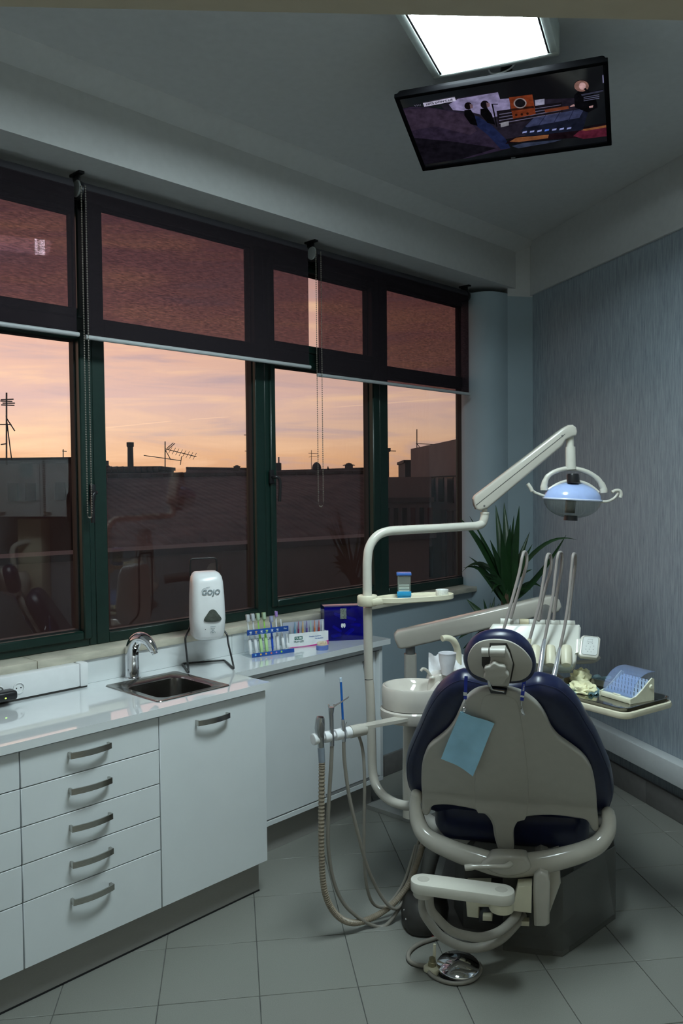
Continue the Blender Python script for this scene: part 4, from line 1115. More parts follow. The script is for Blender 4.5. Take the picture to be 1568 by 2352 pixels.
def bent(M0, pxs, z0, sm, depth, rim, zoff, name, ang=50, n=3):
    """slab that follows the leaning back above the hinge line and hangs straight down below it"""
    V0 = Matrix(((CX.x, 0, -CF.x, C0.x), (CX.y, 0, -CF.y, C0.y), (CX.z, 1, -CF.z, .53), (0, 0, 0, 1)))
    q = []
    for x, y in pxs:
        a = onz(MK, x, y, z0)
        if a.y < 0: a = onz(V0, x, y, z0)
        q.append(Vector((a.x, a.y, 0)))
    q = [Vector((p.x, p.y)) for p in spline(q, sm, True)]
    bm = pillow(q, depth, rim, Matrix.Translation((0, 0, zoff)), n)
    for yy in (.05, .03, .015, 0.0, -.015, -.03, -.05):
        bmesh.ops.bisect_plane(bm, geom=bm.verts[:] + bm.edges[:] + bm.faces[:], plane_co=(0, yy, 0), plane_no=(0, 1, 0))
    for v in bm.verts:
        p = v.co; f = min(1, max(0, (p.y + .05) / .10)); f = f * f * (3 - 2 * f)
        v.co = (V0 @ p).lerp(MK @ p, f)
    bmesh.ops.triangulate(bm, faces=[f for f in bm.faces if len(f.verts) > 4])
    return obj(name, bm, M_['taupe'], ch, ang=ang)
bent(MK, SHELL, .028, 3, .028, .007, 0, 'backrest_shell')
SP = [(1146, 1945), (1176, 1947), (1178, 1912), (1188, 1888), (1210, 1873), (1213, 1800), (1206, 1720), (1196, 1650), (1182, 1606), (1134, 1596), (1108, 1606), (1098, 1670), (1091, 1770), (1090, 1855), (1118, 1870), (1133, 1890), (1138, 1918)]
bent(MK, SP, .03, 3, .008, .0035, .0225, 'spine_ridge', 70)
CUSH = [(1140, 1562), (1110, 1556), (1070, 1547), (1049, 1549), (1024, 1562), (1002, 1583), (981, 1617), (964, 1656), (947, 1694), (936, 1724), (932, 1754), (936, 1792), (949, 1815), (968, 1838), (1020, 1858), (1090, 1866), (1180, 1872), (1280, 1872), (1360, 1866), (1392, 1852), (1405, 1834), (1409, 1805), (1403, 1762), (1390, 1728), (1369, 1681), (1347, 1643), (1330, 1613), (1313, 1592), (1288, 1570), (1262, 1560), (1237, 1555), (1215, 1558), (1180, 1563)]
obj('backrest_cushion', pillow(outl(MK, CUSH, -.05, 3), .105, .05, MK @ Matrix.Translation((0, 0, -.107)), 6), M_['navy'], ch, ang=80)
# piping seam around the cushion
seam = inset_ring(outl(MK, CUSH, -.05, 3), .010)
obj('cushion_piping', tube([MK @ Vector((p.x, p.y, -.026)) for p in seam], .0035, 6, closed=True), M_['navy'], ch)
# headrest
HC = P(1148, 1510, 2.60)
MH = leanframe(HC, 14)
HO = [(1070, 1485), (1087, 1464), (1113, 1451), (1149, 1447), (1181, 1453), (1207, 1470), (1224, 1494), (1231, 1523), (1226, 1545), (1211, 1560), (1190, 1566), (1148, 1567), (1103, 1562), (1079, 1546), (1066, 1524), (1064, 1505)]
HI = [(1076, 1502), (1092, 1479), (1121, 1469), (1160, 1470), (1190, 1483), (1211, 1502), (1222, 1523), (1217, 1547), (1200, 1561), (1176, 1565), (1130, 1562), (1104, 1556), (1083, 1545), (1074, 1524)]
obj('headrest_cushion', pillow(outl(MH, HO, -.03, 3), .075, .034, MH @ Matrix.Translation((0, 0, -.070)), 6), M_['navy'], ch, ang=80)
obj('headrest_shell', pillow(outl(MH, HI, .008, 3), .010, .004, MH @ Matrix.Translation((0, 0, .001)), 2), M_['taupe'], ch)
RC = [(1124, 1477), (1163, 1477), (1172, 1495), (1181, 1527), (1173, 1566), (1128, 1566), (1106, 1527), (1106, 1508), (1124, 1506)]
obj('headrest_recess', prism([(p.x, p.y) for p in outl(MH, RC, .012, 0)], .003, MH @ Matrix.Translation((0, 0, .0105))), M_['lens_dark'], ch, smooth=False)
BR_ = [(1126, 1489), (1160, 1488), (1169, 1504), (1177, 1528), (1168, 1576), (1130, 1576), (1118, 1560), (1119, 1545), (1126, 1520)]
obj('headrest_bracket', pillow(outl(MH, BR_, .035, 0), .026, .006, MH @ Matrix.Translation((0, 0, .012)), 2), M_['taupe'], ch)
def mh(px, py, z): q = onz(MH, px, py, z); return MH @ Vector((q.x, q.y, z))
bm = rod(mh(1106, 1498, .036), mh(1122, 1498, .036), .0145, seg=24); obj('hinge_barrel', bm, M_['taupe'], ch)
obj('hinge_barrel', rod(mh(1125, 1498, .036), mh(1160, 1498, .036), .0150, seg=24), M_['taupe'], ch)
kc = onz(MH, 1139, 1546, .05)
kn = []
for k in range(84):
    a = 2 * math.pi * k / 84; r = .037 + .0032 * math.cos(7 * a + .6); kn.append((kc.x + r * math.cos(a), kc.y + r * math.sin(a)))
obj('headrest_knob', pillow(kn, .024, .005, MH @ Matrix.Translation((0, 0, .0385)), 3), M_['taupe'], ch, ang=60)
# chrome neck between headrest and backrest
bm = tube([mh(1123, 1560, .030), mh(1124, 1574, .030), MK @ (onz(MK, 1128, 1580, .03) + Vector((0, 0, .004))), MK @ (onz(MK, 1158, 1585, .03) + Vector((0, 0, .004)))], .0055, 10)
obj('neck_bar', bm, M_['chrome'], ch)
nb = [(1122, 1579), (1164, 1585), (1162, 1595), (1126, 1592)]
obj('neck_socket', pillow(outl(MK, nb, .032, 0), .018, .003, MK @ Matrix.Translation((0, 0, .018)), 1), M_['black'], ch)
a = onz(MK, 1143, 1560, .0)
obj('neck_strap', BB(a.x - .03, a.x + .03, a.y - .06, a.y + .06, -.006, .010, .003), M_['greymetal'], ch, MK)
# seat and leg rest
def seat_ring(y, w, z0, z1):
    return [Vector((q.x, y, q.y)) for q in rrect(w, z1 - z0, min(.05, (z1 - z0) * .45), 5, 0, (z0 + z1) / 2)]
obj('seat_cushion', loft([seat_ring(.045, .46, .36, .46), seat_ring(.06, .53, .335, .49), seat_ring(.11, .57, .33, .505), seat_ring(.30, .58, .34, .505), seat_ring(.55, .56, .36, .50), seat_ring(.90, .50, .37, .48), seat_ring(1.18, .44, .36, .46), seat_ring(1.22, .38, .38, .44)]), M_['navy'], ch, MC, ang=70)
obj('seat_pan', loft([seat_ring(.10, .46, .295, .335), seat_ring(.60, .48, .30, .355), seat_ring(1.15, .36, .33, .362)]), M_['taupe'], ch, MC)
# curved yoke carrying the backrest
def mc(px, py, y): return on(MC, px, py, y)
YK = [(956, 1826, .0), (955, 1850, -.005), (960, 1888, -.02), (980, 1922, -.045), (1030, 1949, -.07), (1095, 1972, -.09), (1160, 1988, -.10), (1235, 1982, -.10), (1315, 1964, -.08), (1368, 1942, -.045), (1393, 1912, -.02), (1397, 1884, -.005), (1396, 1868, .0)]
RR = [.022, .026, .029, .032, .035, .038, .040, .039, .035, .032, .029, .027, .023]
pts = spline([mc(*p) for p in YK], 6); rs = []
for i in range(len(pts)):
    f = i / (len(pts) - 1) * (len(RR) - 1); k = min(int(f), len(RR) - 2); rs.append(RR[k] + (RR[k + 1] - RR[k]) * (f - k))
bm = tube(pts, rs, 20)
for e, r in ((0, .030), (-1, .031)): bmesh.ops.create_uvsphere(bm, u_segments=20, v_segments=10, radius=r * .75, matrix=Matrix.Translation(pts[e]))
obj('seat_yoke', bm, M_['armcream'], ch, ang=60)
obj('hinge_pin', rod(mc(968, 1850, -.0), mc(978, 1850, -.0), .022, seg=24), M_['greymetal'], ch)
obj('hinge_pin', rod(mc(1372, 1885, -.0), mc(1384, 1886, -.0), .022, seg=24), M_['greymetal'], ch)
hub = [(1112, 1980), (1124, 1970), (1138, 1966), (1198, 1968), (1210, 1974), (1220, 1994), (1204, 2008), (1165, 2015), (1130, 2006), (1104, 1988)]
MV = frame(MC @ Vector((0, -.165, 0)), CX, CF * -1)      # vertical plane facing the camera: x right, z towards the camera
def vplane(y): 
    o = MC @ Vector((0, y, 0)); n = -CF
    return Matrix(((CX.x, 0, n.x, o.x), (CX.y, 0, n.y, o.y), (CX.z, 1, n.z, o.z), (0, 0, 0, 1)))
def vslab(pts, y, depth, rim, sm=0, n=3):
    M = vplane(y + depth); return pillow(outl(vplane(y), pts, 0, sm), depth, rim, M, n)
obj('yoke_hub', vslab(hub, -.15, .07, .012, 2), M_['armcream'], ch, ang=60)
obj('spine_slot', vslab([(1143, 1956), (1194, 1960), (1192, 1973), (1145, 1969)], -.10, .03, .002), M_['black'], ch)
obj('recline_lever', tube(spline([mc(1068, 1993, -.20), (mc(1090, 1991, -.20)), mc(1130, 1990, -.195), mc(1160, 1990, -.185), mc(1172, 1984, -.165)], 4), [.011] * 4 + [.0085] * 9 + [.010] * 4, 12), M_['armcream'], ch)
# base
bx = [(-.22, -.065), (.185, -.06), (.384, .249), (.384, 1.0), (-.30, 1.0), (-.30, .15)]
obj('base_plate', prism(bx, .018, MC @ Matrix.Translation((0, 0, .0005))), mat('grey_floor_plate', (.14, .135, .125), .5), ch, smooth=False)
core = [(-.17, .02), (.13, .02), (.24, .22), (.24, .95), (-.22, .95), (-.22, .16)]
obj('base_core', loft([[MC @ Vector((x, y, .019)) for x, y in core], [MC @ Vector((x * .96, y, .27)) for x, y in core], [MC @ Vector((x * .75, y * .9 + .05, .33)) for x, y in core]]), mat('grey_base_casting', (.07, .068, .065), .5), ch, smooth=False)
PLAST = glassy('clear_floor_plastic', (.80, .81, .80), .12, 1.45, diffuse=.17, dcol=(.26, .26, .245))
def sheet(name, path, z0, z1, th=.004):
    pts = [Vector((x, y)) for x, y in path]
    inn = []
    for i, p in enumerate(pts):
        t = (pts[min(i + 1, len(pts) - 1)] - pts[max(i - 1, 0)]).normalized(); inn.append(p + Vector((-t.y, t.x)) * th)
    rings = [[MC @ Vector((p.x, p.y, z)) for p in pts] + [MC @ Vector((p.x, p.y, z)) for p in inn[::-1]] for z in (z0, z1)]
    obj(name, loft(rings), PLAST, ch, smooth=False)
sheet('plastic_skirt', [(-.02, -.068), (.12, -.068), (.188, -.06), (.25, .03), (.389, .247), (.389, .60), (.389, .98)], .002, .285)
bm = bmesh.new(); BB(-.26, -.20, .1, .22, .02, .32, .01, bm)
obj('support_arm', tube(spline([mc(1000, 1935, .10), mc(985, 1985, .12), mc(975, 2030, .12)], 3), .030, 14), M_['greymetal'], ch)
# junction box, covers and swivel arm under the seat
obj('motor_cover', vslab([(1223, 2050), (1226, 2012), (1240, 2002), (1258, 2010), (1263, 2030), (1262, 2124), (1252, 2131), (1226, 2128)], -.165, .34, .012), M_['armcream'], ch, ang=50)
obj('motor_cover', vslab([(1226, 2010), (1284, 1985), (1288, 2030), (1262, 2100), (1256, 2031)], -.10, .30, .01), M_['armcream'], ch, ang=50)
obj('junction_plate', vslab([(1188, 2037), (1221, 2035), (1220, 2098), (1122, 2086), (1124, 2068), (1180, 2072)], -.172, .06, .003), M_['cream2'], ch)
obj('junction_cover', vslab([(1068, 2046), (1124, 2046), (1124, 2084), (1099, 2084), (1099, 2110), (1072, 2106)], -.10, .10, .004), M_['cream2'], ch)
obj('junction_back', vslab([(1092, 2040), (1225, 2040), (1224, 2132), (1098, 2118)], -.06, .12, .003), M_['black'], ch)
for a_, b_ in (((1108, 2104), (1130, 2116)), ((1192, 2116), (1215, 2128))):
    obj('cover_tab', vslab([a_, (b_[0], a_[1] + 1), b_, (a_[0], b_[1] - 1)], -.115, .03, .002), M_['cream2'], ch)
obj('screw_head', lathe([(0, .003), (.004, .0025), (.006, 0)], 14, vplane(-.173) @ Matrix.Translation((onz(vplane(-.173), 1146, 2082).x, onz(vplane(-.173), 1146, 2082).y, 0))), M_['chrome'], ch)
za = .352
e0, e1 = PZ(972, 2019, za), PZ(1151, 2043, za); ax = (e1 - e0).normalized(); ay = Vector((-ax.y, ax.x, 0)); rw = .043
caps = []
for k in range(13): a = R(90 + 180 * k / 12); caps.append(e0 + ax * math.cos(a) * rw + ay * math.sin(a) * rw)
for k in range(13): a = R(-90 + 180 * k / 12); caps.append(e1 + ax * math.cos(a) * rw + ay * math.sin(a) * rw)
MA = Matrix.Translation((0, 0, za - .036))
arm = obj('swivel_arm', pillow([(p.x, p.y) for p in caps], .036, .004, MA, 2), M_['cream'], ch)
for e in (e0, e1): obj('pivot_cap', lathe([(0, .0012), (.019, .0012), (.020, 0)], 24, Matrix.Translation((e.x, e.y, za))), M_['armcream'], arm)
obj('arm_socket', lathe([(0, 0), (.034, 0), (.036, .004), (.036, .018), (0, .018)], 24, Matrix.Translation((e0.x, e0.y, za - .055))), M_['armcream'], ch)
obj('arm_socket', lathe([(0, 0), (.038, 0), (.040, .004), (.040, .030), (0, .030)], 24, Matrix.Translation((e1.x, e1.y, za - .067))), M_['cream2'], ch)
SUPH = mat('pale_grey_supply_hose', (.38, .36, .32), .30, var=.05)
def path(pts, n=7): return spline([P(*p) for p in pts], n)
obj('supply_hose', tube(path([(972, 2052, 2.78), (971, 2090, 2.78), (985, 2117, 2.78), (1015, 2152, 2.78), (1060, 2174, 2.78), (1105, 2176, 2.78), (1150, 2157, 2.80), (1185, 2122, 2.84), (1200, 2100, 2.88)]), .0155, 14), SUPH, ch)
obj('supply_hose', tube(path([(985, 2055, 2.74), (988, 2085, 2.74), (1003, 2107, 2.74), (1035, 2137, 2.74), (1075, 2150, 2.74), (1110, 2152, 2.74), (1150, 2137, 2.77), (1182, 2107, 2.81), (1190, 2085, 2.86)]), .0150, 14), SUPH, ch)

# ------------------------------------------------------------------ bib and its strap
BIB = mat('pale_blue_foil_bib', (.36, .68, .92), .30, metal=.1, var=.08, vscale=12, bump=.1, bscale=160)
def mk(px, py, z): q = onz(MK, px, py, z); return MK @ Vector((q.x, q.y, z))
bh = thing('bib_strap', 'blue bib strap with metal clips hung round the headrest', 'bib strap', mk(1100, 1600, .03))
SBLUE = mat('royal_blue_ribbon', (.015, .04, .42), .5)
def ribbon(px0, py0, px1, py1, w, z0, z1):
    a, b = mk(px0, py0, z0), mk(px1, py1, z1); d = (b - a).normalized(); x = CX - d * CX.dot(d); x.normalize(); n = x.cross(d).normalized() * .0008
    r = [[p - x * w - n, p + x * w - n, p + x * w + n, p - x * w + n] for p in (a, a.lerp(b, .5) - (MK.to_3x3() @ Vector((0, 0, 1))) * .0, b)]
    return loft(r)
for (x0, y0, x1, y1, nm) in ((1070, 1553, 1068, 1606, 'l'), (1204, 1560, 1198, 1609, 'r')):
    obj('ribbon', ribbon(x0, y0, x1, y1, .0055, .030, .034), SBLUE, bh)
    obj('crimp', ribbon((x0 + x1) / 2 - (.8 if nm == 'l' else 1.5), y0 + 37, x1, y1 - 8, .0062, .0345, .0350), M_['chrome'], bh)
    obj('chain_link', tube(spline([mk(x1, y1, .035), mk(x1 - 1, y1 + 8, .038), mk(x1 + 1, y1 + 15, .036)], 4), .0018, 8), M_['chrome'], bh)
    M = vplane(0); c = mk(x1 + (-3 if nm == 'l' else 2), y1 + 26, .042)
    obj('clip', box(bmesh.new(), (0, 0, 0), (.010, .030, .006), .002, 2, MK @ Matrix.Translation(MK.inverted() @ c) @ Matrix.Rotation(R(-14 if nm == 'l' else 14), 4, 'Z')), M_['chrome'], bh)
text('ribbon_text', '3 KLASSE', .0075, MK @ Matrix.Translation(onz(MK, 1202, 1580, .0355)) @ Matrix.Rotation(R(-96), 4, 'Z'), mat('white_print', (.75, .78, .82), .5), bh)
b4 = [onz(MK, *p, .046) for p in ((1057, 1634), (1135, 1664), (1086, 1778), (1013, 1739))]
bm = bmesh.new(); nx, ny = 10, 14; g = []
for j in range(ny + 1):
    row = []
    for i in range(nx + 1):
        u, v = i / nx, j / ny; p = b4[0].lerp(b4[1], u).lerp(b4[3].lerp(b4[2], u), v)
        z = .046 + .004 * math.sin(u * 5 + v * 2) + .003 * math.sin(v * 7 - u * 3) - .008 * v * (1 - u) + .010 * v * v
        row.append(bm.verts.new(Vector((p.x, p.y, z))))
    g.append(row)
for j in range(ny):
    for i in range(nx): bm.faces.new((g[j][i], g[j][i + 1], g[j + 1][i + 1], g[j + 1][i]))
r = bmesh.ops.extrude_face_region(bm, geom=bm.faces[:]); bmesh.ops.translate(bm, verts=[v for v in r['geom'] if isinstance(v, bmesh.types.BMVert)], vec=(0, 0, -.0008))
bib = obj('paper_bib', bm, BIB, None, MK); tag(bib, 'pale blue paper bib hanging from the left strap clip', 'bib')

# ------------------------------------------------------------------ floor controls
fp = PZ(1052, 2231, 0)
ft = thing('foot_pedal', 'round chrome foot pedal with a coiled cable on the floor', 'foot pedal', (fp.x, fp.y, 0))
Mf = Matrix.Translation((fp.x, fp.y, 0)) @ Matrix.Rotation(R(5), 4, 'X')
obj('disc', lathe([(0, .046), (.006, .046), (.070, .029), (.0735, .025), (.0735, .017), (.069, .014), (0, .014)], 48, Mf), M_['chrome'], ft)
obj('rubber_foot', lathe([(0, .001), (.074, .001), (.074, .010), (.066, .014), (0, .014)], 40, Matrix.Translation((fp.x, fp.y, 0))), M_['black'], ft)
obj('guard_ring', tube(spline([PZ(984, 2233, .012), PZ(1000, 2246, .008), PZ(1030, 2257, .008), PZ(1062, 2258, .008), PZ(1090, 2248, .008), PZ(1104, 2228, .008), PZ(1100, 2212, .008)], 6), .0065, 10), M_['hosegrey'], ft)
cc = PZ(993, 2236, 0)
Mc = frame((cc.x, cc.y, 0), CX)
obj('connector_base', pillow(rrect(.055, .05, .012, 4), .020, .005, Mc @ Matrix.Translation((0, .01, .001)) @ Matrix.Rotation(R(-30), 4, 'Z'), 2), M_['cream2'], ft)
obj('connector_post', lathe([(0, .020), (.014, .020), (.013, .034), (.010, .036), (.010, .048), (.006, .050), (0, .050)], 20, Mc @ Matrix.Translation((-.003, .012, 0))), mat('olive_brass_post', (.30, .27, .17), .4, metal=.5), ft)
obj('connector_pin', rod(Mc @ Vector((0, .045, .018)), Mc @ Vector((.001, .050, .075)), .006, .005, 12), M_['cream2'], ft)
obj('cable', tube(spline([PZ(1040, 2136, .012), PZ(1008, 2152, .009), PZ(966, 2166, .009), PZ(941, 2184, .009), PZ(938, 2203, .009), PZ(955, 2215, .009), PZ(986, 2219, .012)], 7), .0075, 10), M_['hosegrey'], ft)
fc = PZ(962, 2138, 0)
fx = thing('foot_control', 'dark grey rounded foot control beside the coiled hoses', 'foot control', (fc.x, fc.y, 0))
def fring(z, k, dy=0):
    o = [(-.078, .05), (-.070, -.005), (-.035, -.062), (.010, -.072), (.060, -.055), (.085, .0), (.08, .10), (-.05, .11)]
    o = [Vector((x, y, 0)) for x, y in o]; return [Vector((p.x * k, p.y * k + dy, z)) for p in spline(o, 3, True)]
Mx = frame((fc.x + .01, fc.y + .02, 0), CX)
obj('body', loft([fring(.001, .90), fring(.012, 1.0), fring(.05, 1.04), fring(.085, .96, .012), fring(.108, .78, .02), fring(.116, .5, .03)]), M_['lens_dark'], fx, Mx, ang=60)
for px, py in ((928, 2090), (932, 2111)):
    q = PZ(px, py, .07); obj('rivet', lathe([(0, .002), (.003, .001), (.004, -.001)], 12, frame(q, CX, (-.3, -.9, .3))), M_['chrome'], fx)
q = P(994, 2151, 2.985); obj('led', B((q.x, q.y, q.z), (.002, .002, .002), .0004, 1), emitter('red_led', (1, .05, .03), 1), fx)
# ------------------------------------------------------------------ dental unit: post, lamp, spittoon, suction, instrument table
def pslab(pts, Y, depth, rim, sm=0, n=3, bm=None):
    """outline given on the plane y = Y, slab reaching back by depth"""
    q = [P(x, y, Y) for x, y in pts]; q = [Vector((p.x, p.z, 0)) for p in q]
    if sm: q = spline(q, sm, True)
    M = Matrix(((1, 0, 0, 0), (0, 0, -1, Y + depth), (0, 1, 0, 0), (0, 0, 0, 1)))
    return pillow([(p.x, p.y) for p in q], depth, rim, M, n, bm=bm)
def ptube(pts, r, seg=12, n=6): return tube(spline([P(*p) for p in pts], n), r, seg)

# --- lamp on its post
PY = 3.30
lt = thing('dental_lamp', 'cream operating lamp on a tall bent tube post', 'dental lamp', P(850, 1800, PY))
post = [(962, 1847, 3.10), (930, 1850, 3.16), (895, 1838, 3.22), (868, 1812, 3.27), (856, 1775, PY), (853, 1700, PY), (850, 1600, PY), (847, 1560, PY)]
obj('post', ptube(post, .0185, 18), M_['armcream'], lt)
obj('post', tube([P(847, 1558.5, PY), P(844.5, 1450, PY), P(843.5, 1395, PY)], .0182, 18), M_['armcream'], lt)
obj('post_collar', tube([P(847, 1561, PY), P(847, 1558, PY)], .0176, 18), M_['black'], lt)
up_ = [(843.5, 1392, PY), (843, 1330, PY), (843.5, 1285, PY), (849, 1255, 3.305), (866, 1231, 3.32), (893, 1220, 3.34), (935, 1217, 3.38), (1010, 1213, 3.47), (1075, 1209, 3.56), (1095, 1207.5, 3.58), (1107, 1202, 3.60), (1112, 1190, 3.60), (1113, 1178, 3.60)]
obj('boom_tube', ptube(up_, .0185, 18, 8), M_['cream'], lt)
obj('boom_joint', tube([P(1113, 1180, 3.60), P(1113, 1176, 3.60)], .0205, 20), M_['cream'], lt)
obj('boom_pin', tube([P(1113, 1177, 3.60), P(1112, 1160, 3.60)], .0120, 14), M_['cream'], lt)
LY = 3.57
arm_ = [(1088, 1146), (1092, 1138), (1292, 984), (1305, 976), (1316, 975), (1324, 981), (1327, 992), (1324, 1001), (1316, 1003), (1300, 1010), (1292, 1024), (1132, 1158), (1120, 1168), (1104, 1173), (1094, 1170), (1090, 1160)]
sa = obj('spring_arm', pslab(arm_, LY, .062, .010), M_['armcream'], lt, ang=50)
obj('seam', tube([P(1093, 1160, LY - .0008), P(1297, 997, LY - .0008)], .0012, 6), M_['greymetal'], sa)
for k, (px, py) in enumerate(((1291, 1001), (1112, 1162))):
    obj('screw', lathe([(0, .0015), (.004, .001), (.005, -.001)], 12, frame(P(px, py, LY - .0002), (1, 0, 0), (0, -1, 0))), M_['greymetal'], sa)
text('arm_text', 'NINNI', .014, frame(P(1276, 1030, LY - .001), P(1290, 1019, LY) - P(1270, 1035, LY), (0, -1, 0)), M_['greymetal'], sa) if False else None
AYm = LY + .031
obj('lamp_stem', tube([P(1309, 1000, AYm), P(1309, 1028, AYm)], .0165, 18), M_['cream'], lt)
obj('lamp_stem', tube([P(1309.5, 1026, AYm), P(1310.5, 1072, AYm), P(1311, 1078, AYm)], [.0215, .0225, .0225], 20), M_['cream'], lt)
# arch
AR = [(1249, 1126), (1250, 1112), (1258, 1094), (1280, 1081), (1312, 1076), (1345, 1083), (1370, 1098), (1384, 1118), (1386, 1132)]
obj('lamp_arch', tube(spline([P(x, y, AYm) for x, y in AR], 6), [.0165] * 5 + [.0145] * 4 + [.012] * 4 + [.0105] * 23 + [.012] * 4 + [.0145] * 4 + [.0165] * 5, 14), M_['cream'], lt)
BRW = [(1259, 1125), (1275, 1115), (1293, 1107), (1316, 1104), (1340, 1109), (1358, 1118), (1374, 1131)]
obj('lamp_brow', tube(spline([P(x, y, AYm) for x, y in BRW], 5), .0075, 10), M_['cream'], lt)
HCn = P(1314, 1147, AYm)
ML = frame(HCn, Vector((1, 0, -.06)))
def dome(a, b, c0, sgn, n=10, seg=40):
    prof = []
    for k in range(n + 1):
        t = math.pi / 2 * k / n; prof.append((a * math.cos(t), sgn * b * math.sin(t)))
    return lathe(prof, seg, ML @ Matrix.Translation((0, 0, c0)), sy=.78)
obj('reflector', dome(.124, .070, .003, 1), mat('bluish_reflector', (.40, .52, .86), .22, var=.05, coat=.4), lt)
obj('rim', tube([ML @ Vector((.126 * math.cos(R(a)), .126 * .78 * math.sin(R(a)), 0)) for a in range(0, 360, 10)], .0042, 8, closed=True), mat('pale_blue_rim', (.62, .68, .85), .2), lt)
obj('front_shield', dome(.124, .080, -.003, -1), glassy('clear_lamp_shield', (.82, .86, .84), .03, 1.45, diffuse=.09, dcol=(.55, .6, .58)), lt)
obj('bulb_housing', tube([P(1316, 1108, AYm - .03), P(1315, 1092, AYm - .03), P(1315, 1088, AYm - .03)], [.0275, .0270, .024], 24), M_['black'], lt)
obj('bulb_tube', tube([ML @ Vector((-.006, 0, -.002)), ML @ Vector((-.008, 0, -.060))], .022, 20), mat('smoky_bulb_tube', (.08, .075, .05), .2), lt)
obj('lower_knob', tube([ML @ Vector((-.008, -.02, -.070)), ML @ Vector((-.008, -.02, -.092))], [.028, .030], 24), M_['black'], lt)
gl = obj('side_handle', ptube([(1251, 1139, AYm), (1240, 1136, AYm), (1228, 1131, AYm), (1222, 1126, AYm)], .006, 10, 4), M_['cream'], lt)
obj('grip', ptube([(1222, 1128, AYm - .004), (1217, 1119, AYm - .004), (1211, 1111, AYm - .004)], .0085, 12, 4), M_['cream'], gl)
gr = obj('side_handle', ptube([(1380, 1152, AYm), (1393, 1152, AYm), (1406, 1147, AYm), (1414, 1140, AYm), (1419, 1131, AYm)], .006, 10, 4), M_['cream'], lt)
obj('grip', ptube([(1405, 1131, AYm - .004), (1412, 1127, AYm - .004), (1422, 1127, AYm - .004), (1426, 1134, AYm - .004), (1424, 1143, AYm - .004)], .0075, 12, 4), M_['cream'], gr)

# --- accessory tray clamped to the post
TZ = P(930, 1376, PY + .02).z
tr = thing('accessory_tray', 'ivory oval tray clamped to the lamp post', 'tray', P(845, 1378, PY))
pc = P(843.5, 1378, PY)
ta, tb = P(868, 1370, PY), P(1036, 1372, PY + .12)
xv = Vector((tb.x - ta.x, tb.y - ta.y, 0)); Lt = xv.length; MTt = frame((ta.x, ta.y, TZ), xv)
ov = [Vector((Lt / 2 + (Lt / 2 + .004) * math.copysign(abs(math.cos(a)) ** .8, math.cos(a)), .066 * math.copysign(abs(math.sin(a)) ** .8, math.sin(a)))) for a in [2 * math.pi * k / 48 for k in range(48)]]
o_in = inset_ring(ov, .007)
rings = [[MTt @ Vector((p.x, p.y, z)) for p in rr] for rr, z in ((inset_ring(ov, .006), -.012), (ov, -.008), (ov, .009), (inset_ring(ov, .003), .011), (o_in, .009), (inset_ring(ov, .010), .002))]
obj('plate', loft(rings), M_['cream2'], tr)
obj('clamp', lathe([(.0192, -.022), (.038, -.022), (.041, -.018), (.041, .016), (.038, .020), (.0192, .020)], 32, Matrix.Translation((pc.x, pc.y, TZ))), M_['cream2'], tr)
obj('bracket', box(bmesh.new(), (0, 0, 0), (.10, .06, .026), .008, 2, MTt @ Matrix.Translation((.01, 0, -.004))), M_['cream2'], tr)
# cotton roll dispenser
cd = on(vplane(0), 0, 0) if False else None
cb = MTt @ Vector((Lt * .335, -.008, .0025))
cq = thing('cotton_roll_dispenser', 'clear cotton roll dispenser with blue lid and drawer', 'dispenser', cb)
Mq = frame(cb, xv) @ Matrix.Rotation(R(-24), 4, 'Z'); BLU = mat('bright_blue_plastic', (.02, .26, .55), .3)
obj('drawer', BB(-.027, .027, -.029, .029, 0, .020, .002), BLU, cq, Mq)
obj('drawer_front', BB(-.0285, .0285, -.0325, -.0295, .012, .031, .0015), mat('sky_blue_plastic', (.03, .32, .60), .3), cq, Mq)
cl = glassy('clear_dispenser_walls', (.90, .93, .90), .03, 1.45, diffuse=.14, dcol=(.7, .74, .7))
for nm, b in (('wall', BB(-.026, .026, -.0265, -.0245, .0205, .094)), ('wall', BB(-.026, .026, .0245, .0265, .0205, .094)), ('wall', BB(-.026, -.024, -.0243, .0243, .0205, .094)), ('wall', BB(.024, .026, -.0243, .0243, .0205, .094))):
    obj(nm, b, cl, cq, Mq, smooth=False)
obj('lid', BB(-.030, .030, -.030, .030, .0945, .104, .002), mat('blue_lid', (.06, .16, .50), .2), cq, Mq)
cw = mat('white_cotton', (.86, .88, .86), .95)
for k in range(5):
    c = Mq @ Vector((0, 0, .027 + (k // 2) * .0105)); y = (-.010 if k % 2 else .010) if k < 4 else 0
    cr = thing('cotton_roll', 'white cotton roll piled inside the blue lidded dispenser', 'cotton roll', c, 'cotton rolls in the dispenser')
    obj('roll', rod(Mq @ Vector((-.021, y, .028 + (k // 2) * .0115)), Mq @ Vector((.021, y, .029 + (k // 2) * .0115)), .0053, seg=12), cw, cr)
dz = MTt @ Vector((Lt * .87, .0, .0025))
dd = obj('dappen_dish', lathe([(0, 0), (.0245, 0), (.0265, .003), (.0265, .024), (.0245, .0245), (.023, .010), (.015, .006), (0, .005)], 28, Matrix.Translation(dz)), mat('frosted_white_dish', (.80, .82, .80), .4, var=.12, vscale=180))
tag(dd, 'small frosted white cup at the end of the oval tray', 'cup')

